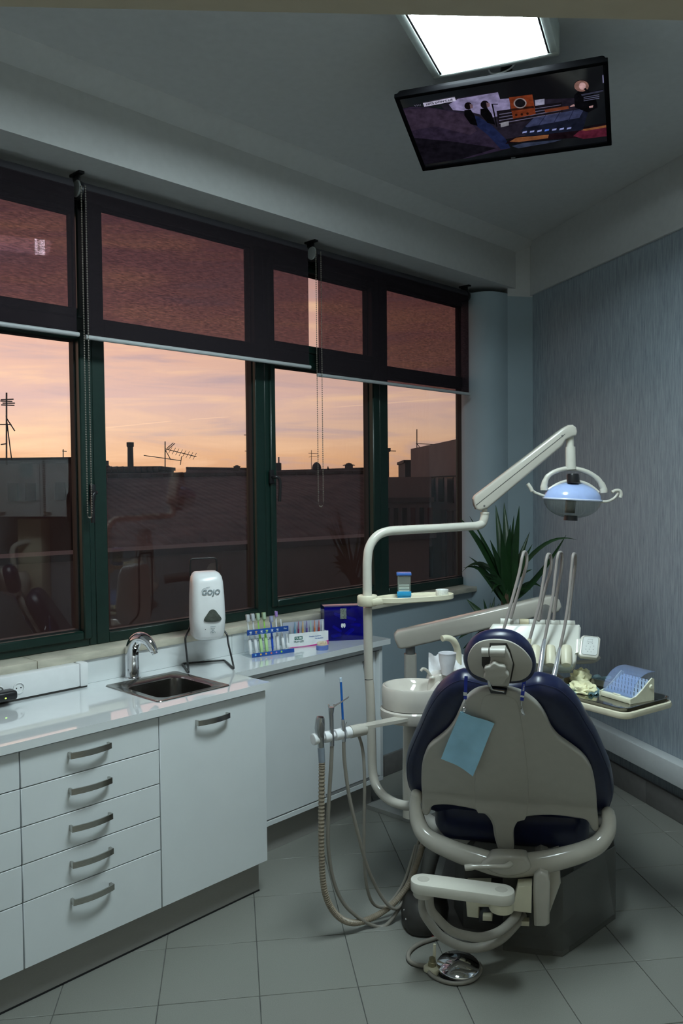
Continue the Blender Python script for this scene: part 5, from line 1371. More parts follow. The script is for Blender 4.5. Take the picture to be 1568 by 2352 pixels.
# --- spittoon
SY = 3.27
sc_ = P(950, 1590, SY)
sp = thing('spittoon', 'cream ceramic spittoon bowl left of the chair', 'spittoon', (sc_.x, sc_.y, .30))
zr = P(950, 1574, SY).z
Ms = Matrix.Translation((sc_.x, sc_.y, zr))
def bowl(prof): return lathe(prof, 48, Ms, sy=.92)
CER = mat('glazed_cream_ceramic', (.62, .58, .52), .10, var=.02, coat=.6)
obj('bowl', bowl([(.108, -.004), (.117, .004), (.1245, .003), (.129, -.006), (.129, -.060), (.127, -.082), (.02, -.085), (0, -.085), (0, -.058), (.05, -.055), (.085, -.035), (.100, -.014), (.108, -.004)][0:8]), CER, sp)
obj('basin', bowl([(.1175, .003), (.108, -.004), (.100, -.016), (.083, -.040), (.045, -.058), (0, -.060)]), CER, sp)
obj('lower_ring', bowl([(.10, -.0855), (.130, -.0845), (.1355, -.090), (.136, -.118), (.130, -.132), (.10, -.140), (0, -.140)]), CER, sp)
# raised deck at the back carrying cup and spout
dk = [P(x, y, SY + .10) for x, y in ((968, 1560), (978, 1549), (1000, 1541), (1050, 1540), (1085, 1545), (1090, 1620), (960, 1620))]
obj('deck', pslab([(984, 1572), (990, 1560), (1002, 1551), (1020, 1547), (1060, 1546), (1088, 1550), (1090, 1625), (984, 1625)], SY + .05, .12, .012, 2), CER, sp, ang=60)
obj('rinse_spout', ptube([(991, 1556, SY + .05), (986, 1548, SY + .05), (979, 1539, SY + .045), (971, 1536, SY + .04), (966, 1541, SY + .035)], .006, 10, 5), M_['armcream'], sp)
obj('spout_base', lathe([(0, 0), (.012, 0), (.012, .004), (.008, .008), (0, .008)], 18, Matrix.Translation(P(992, 1557, SY + .05))), M_['cream'], sp)
obj('cup_filler', ptube([(1052, 1545, SY + .14), (1052, 1510, SY + .14), (1049, 1488, SY + .135), (1040, 1471, SY + .12), (1026, 1465, SY + .11), (1015, 1467, SY + .10)], [.0145] * 19 + [.013] * 12, 14, 6), M_['cream2'], sp)
obj('column', loft([[Vector((sc_.x + r * math.cos(a) - .012, sc_.y + r * math.sin(a) * .9, z)) for a in [2 * math.pi * k / 24 for k in range(24)]] for r, z in ((.036, .34), (.036, .50), (.033, .64), (.032, zr - .138))]), M_['armcream'], sp)
obj('column_foot', tube([(sc_.x + .0, sc_.y + .03, .345), (sc_.x + .06, sc_.y + .03, .30), C0 + Vector((-.14, .26, .24))], .034, 16), M_['taupe'], sp)
# cup and napkins
cp_ = P(1027, 1549, SY + .05)
cup = thing('plastic_cup', 'ribbed white plastic cup on the spittoon deck', 'cup', cp_)
prof = [(0, .0015), (.0225, .0015), (.0235, .0)]
hC = .088
prof = [(0, .002), (.022, .002), (.0225, 0)]
for k in range(12): z = .006 + k * .005; prof += [(.0228 + .0125 * z / hC + (.0006 if k % 2 else -.0003), z)]
prof += [(.0350, hC - .014), (.0355, hC - .003), (.0368, hC), (.0352, hC - .001), (.034, .06), (.0225, .006), (0, .005)]
obj('cup_wall', lathe(prof, 32, Matrix.Translation(cp_)), mat('milky_white_cup', (.80, .80, .84), .35, trans=.0), cup)
nk = P(1028, 1540, SY + .12)
bm = bmesh.new(); nx, nz_ = 16, 8; g = []
for j in range(nz_ + 1):
    row = []
    for i in range(nx + 1):
        u, v = i / nx - .5, j / nz_
        row.append(bm.verts.new(Vector((nk.x + u * .160 * (1 - .06 * v), nk.y + .012 * math.sin(u * 14 + v * 3) + .02 * v, nk.z - .022 + v * .086 + .006 * math.sin(u * 23)))))
    g.append(row)
for j in range(nz_):
    for i in range(nx): bm.faces.new((g[j][i], g[j][i + 1], g[j + 1][i + 1], g[j + 1][i]))
r = bmesh.ops.extrude_face_region(bm, geom=bm.faces[:]); bmesh.ops.translate(bm, verts=[v for v in r['geom'] if isinstance(v, bmesh.types.BMVert)], vec=(0, .004, 0))
tag(obj('paper_napkin', bm, M_['paper']), 'folded white paper napkin behind the plastic cup', 'napkin')

# --- suction holder with three instruments
HZ = .757
h0, h1 = PZ(924, 1657, HZ), PZ(716, 1699, HZ)
sh = thing('suction_holder', 'white and cream instrument holder bar reaching out from the spittoon', 'instrument holder', h0)
hd = (h0 - h1).normalized()
def hp(px, py=None):
    """point on the bar axis under a pixel column"""
    n = Vector((1, 0, 0)); best = None
    d = ray(px, 1700 - (px - 716) * .2)
    # closest point of the bar line to the ray
    w0 = h1 - EYEP; a, b, c = hd.dot(hd), hd.dot(d), d.dot(d); dd_, e = hd.dot(w0), d.dot(w0)
    s = (b * e - c * dd_) / (a * c - b * b); return h1 + hd * s
p0, p1 = hp(835), hp(945)
sidev = Vector((-hd.y, hd.x, 0))
obj('flat_arm', loft([[p + sidev * sx * w + UP * z for sx, z in ((-1, .004), (1, .004), (1, .016), (-1, .016))] for p, w in ((hp(828), .014), (hp(842), .020), (p1, .026))]), M_['armcream'], sh, smooth=False)
obj('joint', rod(hp(804), hp(838), .0235, .0225, 24), M_['armcream'], sh)
for a_, b_ in ((718, 733), (743, 757), (768, 785), (791, 804)):
    bm = tube(spline([hp(a_), hp(a_ + 2), hp(b_ - 2), hp(b_)], 3), [.015, .019, .0205, .021, .021, .021, .021, .021, .0205, .020], 20)
    obj('cradle', bm, M_['white'], sh)
obj('core_rod', rod(hp(720), hp(806), .012, seg=16), M_['white'], sh)
CORR = mat('corrugated_taupe_hose', (.27, .225, .17), .42)
def hand(name, label, px, top, bot): pass
# high volume suction
q = hp(737); sY = q.y - .012
hv = thing('suction_handpiece', 'grey suction handpiece on a thick ribbed hose', 'handpiece', q, 'instruments on the suction holder')
Yh = sY
obj('nozzle', tube([P(736, 1647, Yh), P(735, 1652, Yh), P(734, 1672, Yh), P(735, 1690, Yh), P(736, 1702, Yh), P(737, 1718, Yh)], [.014, .0165, .0185, .0165, .0125, .0118], 20), mat('steel_grey_nozzle', (.42, .43, .44), .25, metal=.9), hv)
obj('thumb_slide', tube([P(738, 1658, Yh - .010), P(739, 1676, Yh - .012), P(738, 1692, Yh - .010)], [.006, .010, .007], 14), M_['greymetal'], hv)
obj('nozzle_mouth', tube([P(736, 1646, Yh), P(736, 1649, Yh)], .0105, 18), M_['black'], hv)
obj('cuff', tube([P(737, 1717, Yh), P(739, 1750, Yh)], [.0128, .0120], 18), mat('grey_blue_cuff', (.24, .28, .33), .4), hv)
path_ = spline([P(*p) for p in ((739, 1750, Yh), (738, 1850, Yh), (738, 1960, Yh), (745, 2045, Yh + .01), (768, 2096, Yh + .03), (805, 2119, Yh + .06), (850, 2110, Yh + .11), (900, 2078, 3.10), (938, 2030, 3.13), (962, 1970, 3.16), (975, 1920, 3.18))], 26)
rad = [.0112 + .0013 * (1 if (i // 1) % 2 else -1) * (1 if i < len(path_) * .62 else .4) for i in range(len(path_))]
obj('hose', tube(path_, rad, 12), CORR, hv, ang=20)
# air-water syringe
q = hp(762); Yh2 = q.y - .012
aw = thing('air_water_syringe', 'slim silver air water syringe with an angled tip', 'handpiece', q, 'instruments on the suction holder')
obj('body', tube([P(762, 1713, Yh2), P(762, 1700, Yh2), P(761, 1670, Yh2), P(760, 1640, Yh2), P(760.5, 1624, Yh2)], [.0085, .0085, .0082, .0088, .0118], 18), mat('silver_syringe_body', (.45, .46, .48), .25, metal=.9), aw)
obj('tip', tube([P(767, 1622, Yh2), P(784, 1612, Yh2), P(798, 1603, Yh2), P(801, 1600, Yh2)], [.0034, .0026, .0022, .0020], 10), M_['chrome'], aw)
for px in (755, 766): obj('button', rod(P(px, 1623, Yh2), P(px + (-1 if px < 760 else 1), 1618, Yh2), .0045, .003, 10), M_['chrome'], aw)
obj('hose', ptube([(762, 1712, Yh2), (760, 1760, Yh2), (754, 1860, Yh2), (754, 1950, Yh2), (766, 2024, Yh2 + .01), (790, 2076, Yh2 + .03), (830, 2112, Yh2 + .06), (868, 2129, Yh2 + .09), (892, 2120, 3.08), (925, 2070, 3.12), (948, 2010, 3.15), (965, 1940, 3.18)], .0072, 10, 8), M_['hosegrey'], aw)
# saliva ejector
q = hp(788); Yh3 = q.y - .010
se = thing('saliva_ejector', 'saliva ejector with a tall blue plastic tube', 'handpiece', q, 'instruments on the suction holder')
obj('body', tube([P(789, 1703, Yh3), P(789, 1690, Yh3), P(788, 1668, Yh3), P(787, 1652, Yh3)], [.0075, .0080, .0095, .0060], 16), mat('pale_silver_valve', (.55, .57, .60), .25, metal=.85), se)
obj('blue_tube', tube([P(787, 1653, Yh3), P(785, 1610, Yh3), P(782.5, 1566, Yh3)], .0043, 12), mat('bright_blue_tube', (.012, .13, .50), .25), se)
obj('tube_tip', tube([P(782.5, 1566, Yh3), P(782, 1557, Yh3)], .0048, 12), mat('pale_blue_tip', (.55, .68, .80), .4), se)
obj('lever', rod(P(792, 1667, Yh3 - .008), P(796, 1658, Yh3 - .012), .0018, seg=8), M_['chrome'], se)
obj('hose', ptube([(789, 1702, Yh3), (791, 1750, Yh3), (802, 1830, Yh3), (822, 1915, Yh3 + .01), (843, 1990, Yh3 + .03), (868, 2046, Yh3 + .06), (895, 2082, 3.08), (915, 2084, 3.10), (930, 2052, 3.13), (945, 2000, 3.16), (962, 1930, 3.19)], .0068, 10, 8), M_['hosegrey'], se)
# loop of spare hose under the joint
obj('spare_hose', ptube([(824, 1690, hp(824).y), (833, 1725, 3.08), (837, 1790, 3.07), (836, 1880, 3.07), (836, 1970, 3.07), (842, 2035, 3.08), (856, 2074, 3.10), (880, 2083, 3.12), (905, 2062, 3.14), (930, 2020, 3.16), (955, 1940, 3.19)], .0062, 10, 8), M_['hosegrey'], sh)

# --- instrument table (doctor's unit)
UY = 3.36
ux = Vector((math.cos(R(-8)), math.sin(R(-8)), 0)); uf = Vector((-ux.y, ux.x, 0))
du = thing('instrument_table', 'cream instrument table with four looped handpiece hoses', 'instrument table', P(1235, 1500, UY))
AYY = 3.78
obj('swing_arm', pslab([(906, 1470), (906, 1460), (914, 1452), (1258, 1372), (1274, 1370), (1286, 1378), (1291, 1394), (1284, 1406), (1262, 1412), (940, 1489), (922, 1492), (914, 1489)], AYY, .085, .012), M_['armcream'], du, ang=50)
obj('arm_post', rod(P(942, 1505, AYY + .04), P(942, 1484, AYY + .04), .022, seg=18), M_['greymetal'], du)
pa_ = P(942, 1502, AYY + .04)
obj('arm_column', loft([[Vector((pa_.x, pa_.y, 0)) + Vector((q.x, q.y, z)) for q in rrect(.056, .06, .012, 3)] for z in (.35, pa_.z - .004, pa_.z)]), M_['taupe'], du)
# underside link from column to base
obj('arm_link', tube([Vector((pa_.x, pa_.y, .36)), Vector((pa_.x + .12, pa_.y - .1, .32)), C0 + Vector((-.05, .55, .28))], .035, 14), M_['taupe'], du)
obj('table_link', rod(P(1252, 1398, AYY + .04), P(1250, 1440, UY + .14), .030, seg=18), M_['greymetal'], du)
al = R(38); upv = UP * math.cos(al) + uf * math.sin(al); nn = ux.cross(upv)          # face leans back
ou = P(1235, 1482, UY)
MU = Matrix(((ux.x, upv.x, nn.x, ou.x), (ux.y, upv.y, nn.y, ou.y), (ux.z, upv.z, nn.z, ou.z), (0, 0, 0, 1)))
body = [(1122, 1452), (1124, 1440), (1132, 1430), (1330, 1432), (1335, 1440), (1332, 1470), (1324, 1518), (1312, 1530), (1130, 1530), (1122, 1520)]
bo = outl(MU, body, 0, 0)
UW = mat('off_white_table', (.72, .72, .66), .25, var=.02, coat=.2)
obj('table_body', pillow(bo, .075, .014, MU @ Matrix.Translation((0, 0, -.075)), 4), UW, du)
bar0, bar1 = onz(MU, 1148, 1424), onz(MU, 1320, 1430)
def mu(px, py, z=0): q = onz(MU, px, py, z); return MU @ Vector((q.x, q.y, z))
cuts = [1148, 1172, 1184, 1192, 1214, 1232, 1252, 1264, 1285, 1299, 1320]
for i, (a_, b_) in enumerate(zip(cuts, cuts[1:])):
    fa, fb = (a_ - 1148) / 172, (b_ - 1148) / 172
    pa2, pb2 = mu(a_ + .6, 1427 + 6 * fa, -.012), mu(b_ - .6, 1427 + 6 * fb, -.012)
    obj('hose_bar', rod(pa2, pb2, .0140, seg=18), mat('aged_ivory', (.68, .62, .42), .35) if i == 3 else UW, du)
for i, px in enumerate((1196, 1229, 1263, 1300)):
    a_, b_ = mu(px, 1486, .004), mu(px, 1528, .010)
    obj('holster', tube([a_, a_.lerp(b_, .15), a_.lerp(b_, .85), b_], [.020, .0225, .0225, .018], 18), M_['cream2'], du)
obj('lip_plate', pillow(outl(MU, [(1140, 1526), (1316, 1526), (1314, 1534), (1140, 1534)], .0, 0), .05, .004, MU @ Matrix.Translation((0, 0, -.045)), 2), CLEAR, du)
HG = mat('grey_pink_hose', (.33, .30, .285), .42)
hoses = [[(1155, 1450), (1165, 1415), (1176, 1376), (1192, 1316), (1198, 1284), (1203, 1268), (1209, 1274), (1208, 1301), (1192, 1353), (1172, 1421)],
         [(1216, 1468), (1228, 1425), (1239, 1383), (1249, 1323), (1254.5, 1284), (1259, 1273), (1264.5, 1279), (1264.5, 1308), (1249, 1362), (1236, 1424)],
         [(1250, 1470), (1260, 1420), (1269, 1371), (1276, 1308), (1280.5, 1277), (1285, 1269), (1290, 1274), (1289, 1308), (1279, 1362), (1271, 1426)],
         [(1285, 1490), (1296, 1440), (1305, 1380), (1312, 1308), (1315, 1279), (1318, 1272), (1321.5, 1279), (1320, 1308), (1312, 1362), (1305, 1428)]]
for i, hp_ in enumerate(hoses):
    n = len(hp_); pts = []
    for k, (x, y) in enumerate(hp_):
        Y = UY - .03 + .08 * max(0, (k - 4)) / 5 + (.035 if k < 3 else .03 if k < 4 else 0) * 0
        f = max(0, min(1, (1470 - y) / 190)); Yf = UY - .028 + .03 * f; Yb = UY + .075 - .04 * f
        pts.append(P(x, y, Yf if k < 5 else (Yf + Yb) / 2 if k == 5 else Yb))
    obj('instrument_hose', tube(spline(pts, 7), .0064, 12), HG, du)
BRS = mat('satin_silver_handpiece', (.78, .79, .84), .24, metal=.85)
hn = thing('turbine_handpiece', 'chrome handpiece right beside the headrest', 'handpiece', P(1243, 1520, 3.30), 'handpieces on the instrument table')
obj('barrel', tube([P(1250, 1470, UY - .030), P(1247, 1485, UY - .06), P(1243, 1515, UY - .10), P(1239, 1545, UY - .13), P(1236, 1565, UY - .15)], [.0080, .0098, .0112, .0104, .0085], 16), BRS, hn)
hn = thing('turbine_handpiece', 'chrome handpiece in front of the table holsters', 'handpiece', P(1275, 1530, 3.30), 'handpieces on the instrument table')
obj('barrel', tube([P(1285, 1490, UY - .030), P(1281, 1508, UY - .06), P(1276, 1535, UY - .10), P(1270, 1558, UY - .13), P(1265, 1577, UY - .15)], [.0080, .0100, .0108, .0098, .0080], 16), BRS, hn)
hn = thing('scaler_handpiece', 'ivory scaler end peeping out behind the headrest', 'handpiece', P(1217, 1480, 3.30), 'handpieces on the instrument table')
obj('barrel', tube([P(1216, 1467, UY - .028), P(1213, 1485, UY - .03), P(1208, 1510, UY - .045)], [.0085, .0092, .008], 16), M_['cream2'], hn)
# control panel on the right
pq = [(1334, 1462), (1340, 1458), (1374, 1461), (1379, 1466), (1375, 1505), (1370, 1511), (1333, 1507), (1328, 1501)]
cpn = obj('control_panel', pillow(outl(MU, pq, .02, 0), .022, .005, MU @ Matrix.Translation((0, 0, -.004)), 3), M_['cream'], du)
key = [(1339, 1464), (1343, 1461.5), (1371, 1463.5), (1374, 1467), (1371, 1501), (1367, 1505.5), (1338, 1502.5), (1334.5, 1499)]
kp = obj('keypad', prism([(p.x, p.y) for p in outl(MU, key, .019, 0)], .001, MU @ Matrix.Translation((0, 0, .0178))), mat('pale_keypad', (.66, .68, .66), .4), cpn, smooth=False)
gp_ = mat('grey_key_print', (.33, .35, .34), .5)
k0 = [onz(MU, x, y, .019) for x, y in key]; k0 = [Vector((p.x, p.y, .0192)) for p in k0]
obj('keypad_edge', tube([MU @ p for p in k0], .0009, 6, closed=True), gp_, cpn)
disp = [onz(MU, x, y, .019) for x, y in ((1350, 1468), (1361, 1469), (1360, 1475), (1349, 1474))]
obj('display_mark', tube([MU @ Vector((p.x, p.y, .0192)) for p in disp], .0006, 5, closed=True), gp_, cpn)
for x, y in ((1351, 1478), (1360, 1478), (1346, 1484), (1363, 1484), (1355, 1486), (1345, 1491), (1362, 1492), (1349, 1496), (1357, 1497), (1353, 1491)):
    p = onz(MU, x, y, .019); obj('key_mark', B((p.x, p.y, .0191), (.0035, .0022, .0006), 0, 1, MU), gp_, cpn, smooth=False)
obj('panel_link', pillow(outl(MU, [(1323, 1470), (1336, 1468), (1334, 1500), (1320, 1502)], .0, 0), .02, .003, MU @ Matrix.Translation((0, 0, -.012)), 2), UW, du)
obj('grab_handle', ptube([(1300, 1518, UY + .03), (1325, 1521, UY + .02), (1350, 1520, UY + .02), (1366, 1517, UY + .02), (1375, 1509, UY + .03)], .0085, 12, 6), M_['taupe'], du)

# --- instrument tray
TRZ = .865
a_, b_, c_ = PZ(1310, 1606, TRZ), PZ(1430, 1637, TRZ), PZ(1509, 1600, TRZ)
tx = Vector((b_.x - a_.x, b_.y - a_.y, 0)).normalized(); ty = Vector((-tx.y, tx.x, 0))
dep = max(.2, (c_ - b_).dot(ty)); rgt = max((c_ - a_).dot(tx), (b_ - a_).dot(tx))
wT, dT = .46, .31
corner = c_ - ty * ((c_ - b_).dot(ty))
ctr = b_ + tx * (-wT / 2 + .012) + ty * (dT / 2); 
MTr = frame((ctr.x, ctr.y, TRZ), tx)
th_ = thing('tray_holder', 'ivory rimmed tray holder right of the chair', 'tray holder', (ctr.x, ctr.y, TRZ - .03))
ro = rrect(wT, dT, .045, 6)
rings = [[MTr @ Vector((p.x, p.y, z)) for p in rr] for rr, z in ((inset_ring(ro, .012), -.030), (inset_ring(ro, .003), -.026), (ro, -.016), (inset_ring(ro, .003), -.006), (inset_ring(ro, .012), -.004), (inset_ring(ro, .016), -.012))]
obj('rim', loft(rings), M_['cream2'], th_)
mp2 = MTr @ Vector((-wT * .2, .08, -.03))
obj('support_arm', tube([mp2, mp2 + Vector((-.02, .06, -.03)), P(1235, 1530, UY + .08)], .022, 14), M_['taupe'], th_)
it = thing('instrument_tray', 'shiny steel instrument tray lying in the ivory holder', 'tray', (ctr.x, ctr.y, TRZ - .004))
ri = rrect(wT - .022, dT - .022, .036, 6)
rings = [[MTr @ Vector((p.x, p.y, z)) for p in rr] for rr, z in ((inset_ring(ri, .014), -.0105), (inset_ring(ri, .003), .006), (ri, .009), (ri, .011), (inset_ring(ri, .005), .0105), (inset_ring(ri, .018), -.0085))]
obj('pan', loft(rings), mat('dark_polished_steel', (.30, .29, .26), .12, metal=1), it)
FLz = -.0080
# bur box
bc0 = PZ(1440, 1612, TRZ)
lb, rb = PZ(1376, 1592, TRZ), PZ(1447, 1613, TRZ)
bxv = Vector((rb.x - lb.x, rb.y - lb.y, 0)); wB = bxv.length; MBx = frame((lb.x, lb.y, TRZ + FLz), bxv)
bb_ = thing('bur_box', 'ivory bur box with a curved clear blue lid on the steel tray', 'bur box', MBx.translation)
IV = mat('pale_ivory_plastic', (.80, .79, .62), .35)
dB = .125
side = [(0, 0), (dB, 0), (dB, .080), (dB - .010, .085), (dB * .75, .070), (dB * .5, .045), (dB * .25, .025), (0, .018)]
for x in (0, wB - .005):
    bm = loft([[Vector((xx, y, z)) for y, z in side] for xx in (x, x + .005)]); obj('side_cheek', bm, IV, bb_, MBx, smooth=False)
obj('front_lip', BB(.0052, wB - .0052, 0, .022, .0, .018, .003), IV, bb_, MBx)
obj('thumb_tab', pillow(rrect(.035, .014, .006, 4), .004, .0015, Matrix.Translation((wB / 2, .011, .018)), 2), IV, bb_, MBx)
obj('bur_block', loft([[Vector((xx, y, z)) for y, z in ((.023, .002), (dB - .005, .002), (dB - .005, .072), (.023, .020))] for xx in (.0055, wB - .0055)]), mat('pale_blue_insert', (.70, .76, .84), .4), bb_, MBx, smooth=False)
bm = bmesh.new()
for i in range(9):
    for j in range(5):
        x = .014 + i * (wB - .028) / 8; y = .034 + j * .019; z0 = .020 + (y - .023) / (dB - .028) * .052
        rod((x, y, z0), (x, y, z0 + .012), .0014, seg=5, bm=bm)
o = obj('burs', bm, M_['greymetal'], bb_, MBx); o['kind'] = 'stuff'
lidp = []
for k in range(11):
    a = math.pi * (k / 10) * .56; lidp.append((.014 + (dB - .004) * (1 - math.cos(a)) / (1 - math.cos(math.pi * .56)), .019 + .088 * math.sin(a)))
lid2 = [(y + .001, z - .002) for y, z in lidp]
LIDM = glassy('clear_blue_lid', (.80, .87, .97), .04, 1.45, diffuse=.22, dcol=(.45, .55, .82))
obj('lid', loft([[Vector((xx, y, z)) for y, z in lidp + lid2[::-1]] for xx in (.006, wB - .006)]), LIDM, bb_, MBx, smooth=True)
obj('hinge_knob', lathe([(0, .006), (.007, .005), (.009, 0)], 18, Matrix.Translation((wB, dB - .018, .052)) @ Matrix.Rotation(R(90), 4, 'Y')), IV, bb_, MBx)
# crumpled gloves
GLV = mat('pale_yellow_latex', (.86, .82, .52), .5, var=.06, bump=.3, bscale=90)
def glove(label, px, py, sx, sy, h, seed):
    c = PZ(px, py, TRZ); rnd = random.Random(seed); bm = bmesh.new()
    bmesh.ops.create_icosphere(bm, subdivisions=4, radius=1)
    ph = [rnd.uniform(0, 6.28) for _ in range(10)]
    from mathutils import noise
    for v in bm.verts:
        d = v.co.copy()
        n1 = noise.noise(d * 2.2 + Vector((seed * 3.1, 0, 0))); n2 = noise.noise(d * 5.0 + Vector((0, seed * 2.7, 0)))
        n3 = abs(noise.noise(d * 3.2 + Vector((0, 0, seed * 1.7))))
        r = 1 + .30 * n1 + .13 * n2 - .20 * n3
        v.co = Vector((d.x * r * sx, d.y * r * sy, max(-.0, (d.z * .9 + .42) * r) * h))
    q = obj('latex_glove', bm, GLV, None, Matrix.Translation((c.x, c.y, TRZ + FLz)) @ Matrix.Rotation(rnd.uniform(0, 3), 4, 'Z'), ang=60)
    tag(q, label, 'glove', 'crumpled gloves on the steel tray'); return q
glove('crumpled yellow latex glove lying flat on the steel tray', 1338, 1583, .060, .048, .030, 4)
glove('bunched up yellow latex glove behind the flat one', 1332, 1562, .042, .036, .042, 9)
# foil pouches under the gloves
FOIL = glassy('clear_blue_pouch', (.72, .86, .90), .06, 1.45, diffuse=.30, dcol=(.45, .62, .66))
for k, (label, px, py, w, d, rz) in enumerate((('clear blue sterilising pouch under the gloves', 1322, 1580, .17, .11, 18), ('torn pale pouch strip between gloves and bur box', 1370, 1588, .10, .03, 32), ('pale blue pouch behind the gloves on the tray', 1362, 1556, .15, .06, -8))):
    c = PZ(px, py, TRZ); bm = bmesh.new(); nx = 12; g = []
    for j in range(7):
        row = []
        for i in range(nx + 1):
            u, v = i / nx - .5, j / 6 - .5; row.append(bm.verts.new(Vector((u * w, v * d, .006 + .006 * math.sin(u * 19 + k) * math.sin(v * 7 + 1) + .004 * math.sin(v * 15 + u * 6)))))
        g.append(row)
    for j in range(6):
        for i in range(nx): bm.faces.new((g[j][i], g[j][i + 1], g[j + 1][i + 1], g[j + 1][i]))
    r = bmesh.ops.extrude_face_region(bm, geom=bm.faces[:]); bmesh.ops.translate(bm, verts=[v for v in r['geom'] if isinstance(v, bmesh.types.BMVert)], vec=(0, 0, .0007))
    q = obj('sterilising_pouch', bm, FOIL, None, Matrix.Translation((c.x, c.y, TRZ + FLz)) @ Matrix.Rotation(R(rz), 4, 'Z'))
    tag(q, label, 'pouch', 'pouches on the steel tray')
# ------------------------------------------------------------------ television under the ceiling
TVw, TVh = .73, .43
def tvframe():
    yaw, tilt, roll = R(-21.0), R(74.2), R(-1.04)
    xr = Vector((math.cos(yaw), math.sin(yaw), 0)); fw = Vector((-math.sin(yaw), math.cos(yaw), 0))
    up = UP * math.cos(tilt) - fw * math.sin(tilt)
    x2 = xr * math.cos(roll) + up * math.sin(roll); u2 = -xr * math.sin(roll) + up * math.cos(roll)
    n = x2.cross(u2); o = Vector((.616, 3.071, 3.007))
    return Matrix(((x2.x, u2.x, n.x, o.x), (x2.y, u2.y, n.y, o.y), (x2.z, u2.z, n.z, o.z), (0, 0, 0, 1)))
MTV = tvframe()
def emitc(name, rgb, s=1.0):
    m = emitter(name, hexc(*rgb), s); nt = m.node_tree; N = nt.nodes; L = nt.links
    e = [n for n in N if n.type == 'EMISSION'][0]
    tc = N.new('ShaderNodeTexCoord'); nz = N.new('ShaderNodeTexNoise'); nz.inputs['Scale'].default_value = 38; nz.inputs['Detail'].default_value = 6
    mr = N.new('ShaderNodeMapRange'); mr.inputs[1].default_value = .3; mr.inputs[2].default_value = .7; mr.inputs[3].default_value = s * .6; mr.inputs[4].default_value = s * 1.35
    L.new(tc.outputs['Object'], nz.inputs['Vector']); L.new(nz.outputs['Fac'], mr.inputs[0]); L.new(mr.outputs[0], e.inputs[1]); return m
def television():
    t = thing('television', 'black flat television tilted below the ceiling light', 'television', MTV.translation)
    hw, hh = TVw / 2, TVh / 2
    gb = mat('glossy_black_bezel', (.0025, .0025, .003), .7, spec=.02)
    bm = bmesh.new(); bz = .016
    BB(-hw, hw, hh - bz, hh, -.012, .004, .002, bm); BB(-hw, hw, -hh, -hh + bz + .006, -.012, .004, .002, bm)
    BB(-hw, -hw + bz, -hh + bz, hh - bz, -.012, .004, .002, bm); BB(hw - bz, hw, -hh + bz, hh - bz, -.012, .004, .002, bm)
    obj('bezel', bm, gb, t, MTV)
    obj('back_shell', loft([[MTV @ Vector((q.x, q.y, z)) for q in rrect(TVw - k, TVh - k, .01, 3)] for z, k in ((-.012, .004), (-.03, .02), (-.05, .20))]), gb, t)
    obj('ceiling_mount', rod(MTV @ Vector((0, 0, -.045)), Vector(((MTV @ Vector((0, 0, -.09))).x, (MTV @ Vector((0, 0, -.09))).y, CEIL)), .022, seg=18), M_['black'], t)
    sw, sh_ = TVw - 2 * bz, TVh - 2 * bz - .006; oy = .003
    scr = obj('screen', BB(-sw / 2, sw / 2, -sh_ / 2 + oy, sh_ / 2 + oy, -.003, .0005), mat('dark_lcd_panel', (.004, .004, .006), .08, emit=(.02, .02, .026), estr=.12), t, MTV, smooth=False)
    obj('maker_badge', B((0, -hh + .008, .0045), (.016, .005, .0008), 0, 1), M_['greymetal'], t, MTV)
    # the programme on the screen, drawn as flat coloured shapes; picture pixels taken from the photo
    lay = [0]
    def shape(nm, pts, rgb, s=1.0, sm=0):
        q = [onz(MTV, x, y, .001) for x, y in pts]; q = [Vector((p.x, p.y, 0)) for p in q]
        if sm: q = spline(q, sm, True)
        lay[0] += 1; z = .0006 + lay[0] * .000035
        bm = bmesh.new(); vs = [bm.verts.new((max(-sw / 2, min(sw / 2, p.x)), max(-sh_ / 2 + oy, min(sh_ / 2 + oy, p.y)), z)) for p in q]
        f = bm.faces.new(vs)
        bmesh.ops.triangulate(bm, faces=[f])
        return obj(nm, bm, emitc('screen_%s_%d' % (nm, lay[0]), rgb, s * .62), scr, MTV, smooth=False)
    shape('picture_wall', [(1012, 243), (1050, 225), (1143, 211), (1150, 232), (1330, 225), (1330, 290), (1160, 320), (1030, 262)], (38, 34, 46))
    shape('picture_lit_wall', [(1030, 240), (1052, 227), (1143, 212), (1148, 228), (1170, 226), (1172, 262), (1130, 270), (1075, 256), (1040, 253)], (150, 142, 182))
    shape('picture_shelf', [(1140, 255), (1290, 235), (1292, 262), (1145, 290)], (28, 24, 30))
    for k in range(4): shape('picture_shelf_edge', [(1146, 262 + k * 7), (1288, 240 + k * 6), (1288, 241.5 + k * 6), (1146, 264 + k * 7)], (110, 105, 130))
    shape('picture_monitor', [(1228, 230), (1250, 227), (1250, 240), (1229, 243)], (165, 165, 190))
    shape('picture_table_edge', [(1250, 252), (1305, 243), (1306, 250), (1252, 259)], (120, 62, 42))
    shape('picture_speaker', [(1168, 224), (1222, 217), (1230, 262), (1178, 273)], (128, 58, 34))
    shape('picture_speaker_face', [(1172, 250), (1225, 243), (1226, 248), (1173, 255)], (52, 26, 20))
    shape('picture_speaker_rim', [(1194 + 15 * math.cos(a), 237 + 12 * math.sin(a)) for a in [k * .4 for k in range(16)]], (150, 138, 140))
    shape('picture_speaker_cone', [(1194 + 12 * math.cos(a), 237 + 9.5 * math.sin(a)) for a in [k * .4 for k in range(16)]], (26, 24, 28))
    for k in range(3): shape('picture_dial', [(1185 + k * 13 + 3 * math.cos(a), 264 - k * 1.5 + 3 * math.sin(a)) for a in [j * .8 for j in range(8)]], (50, 24, 18))
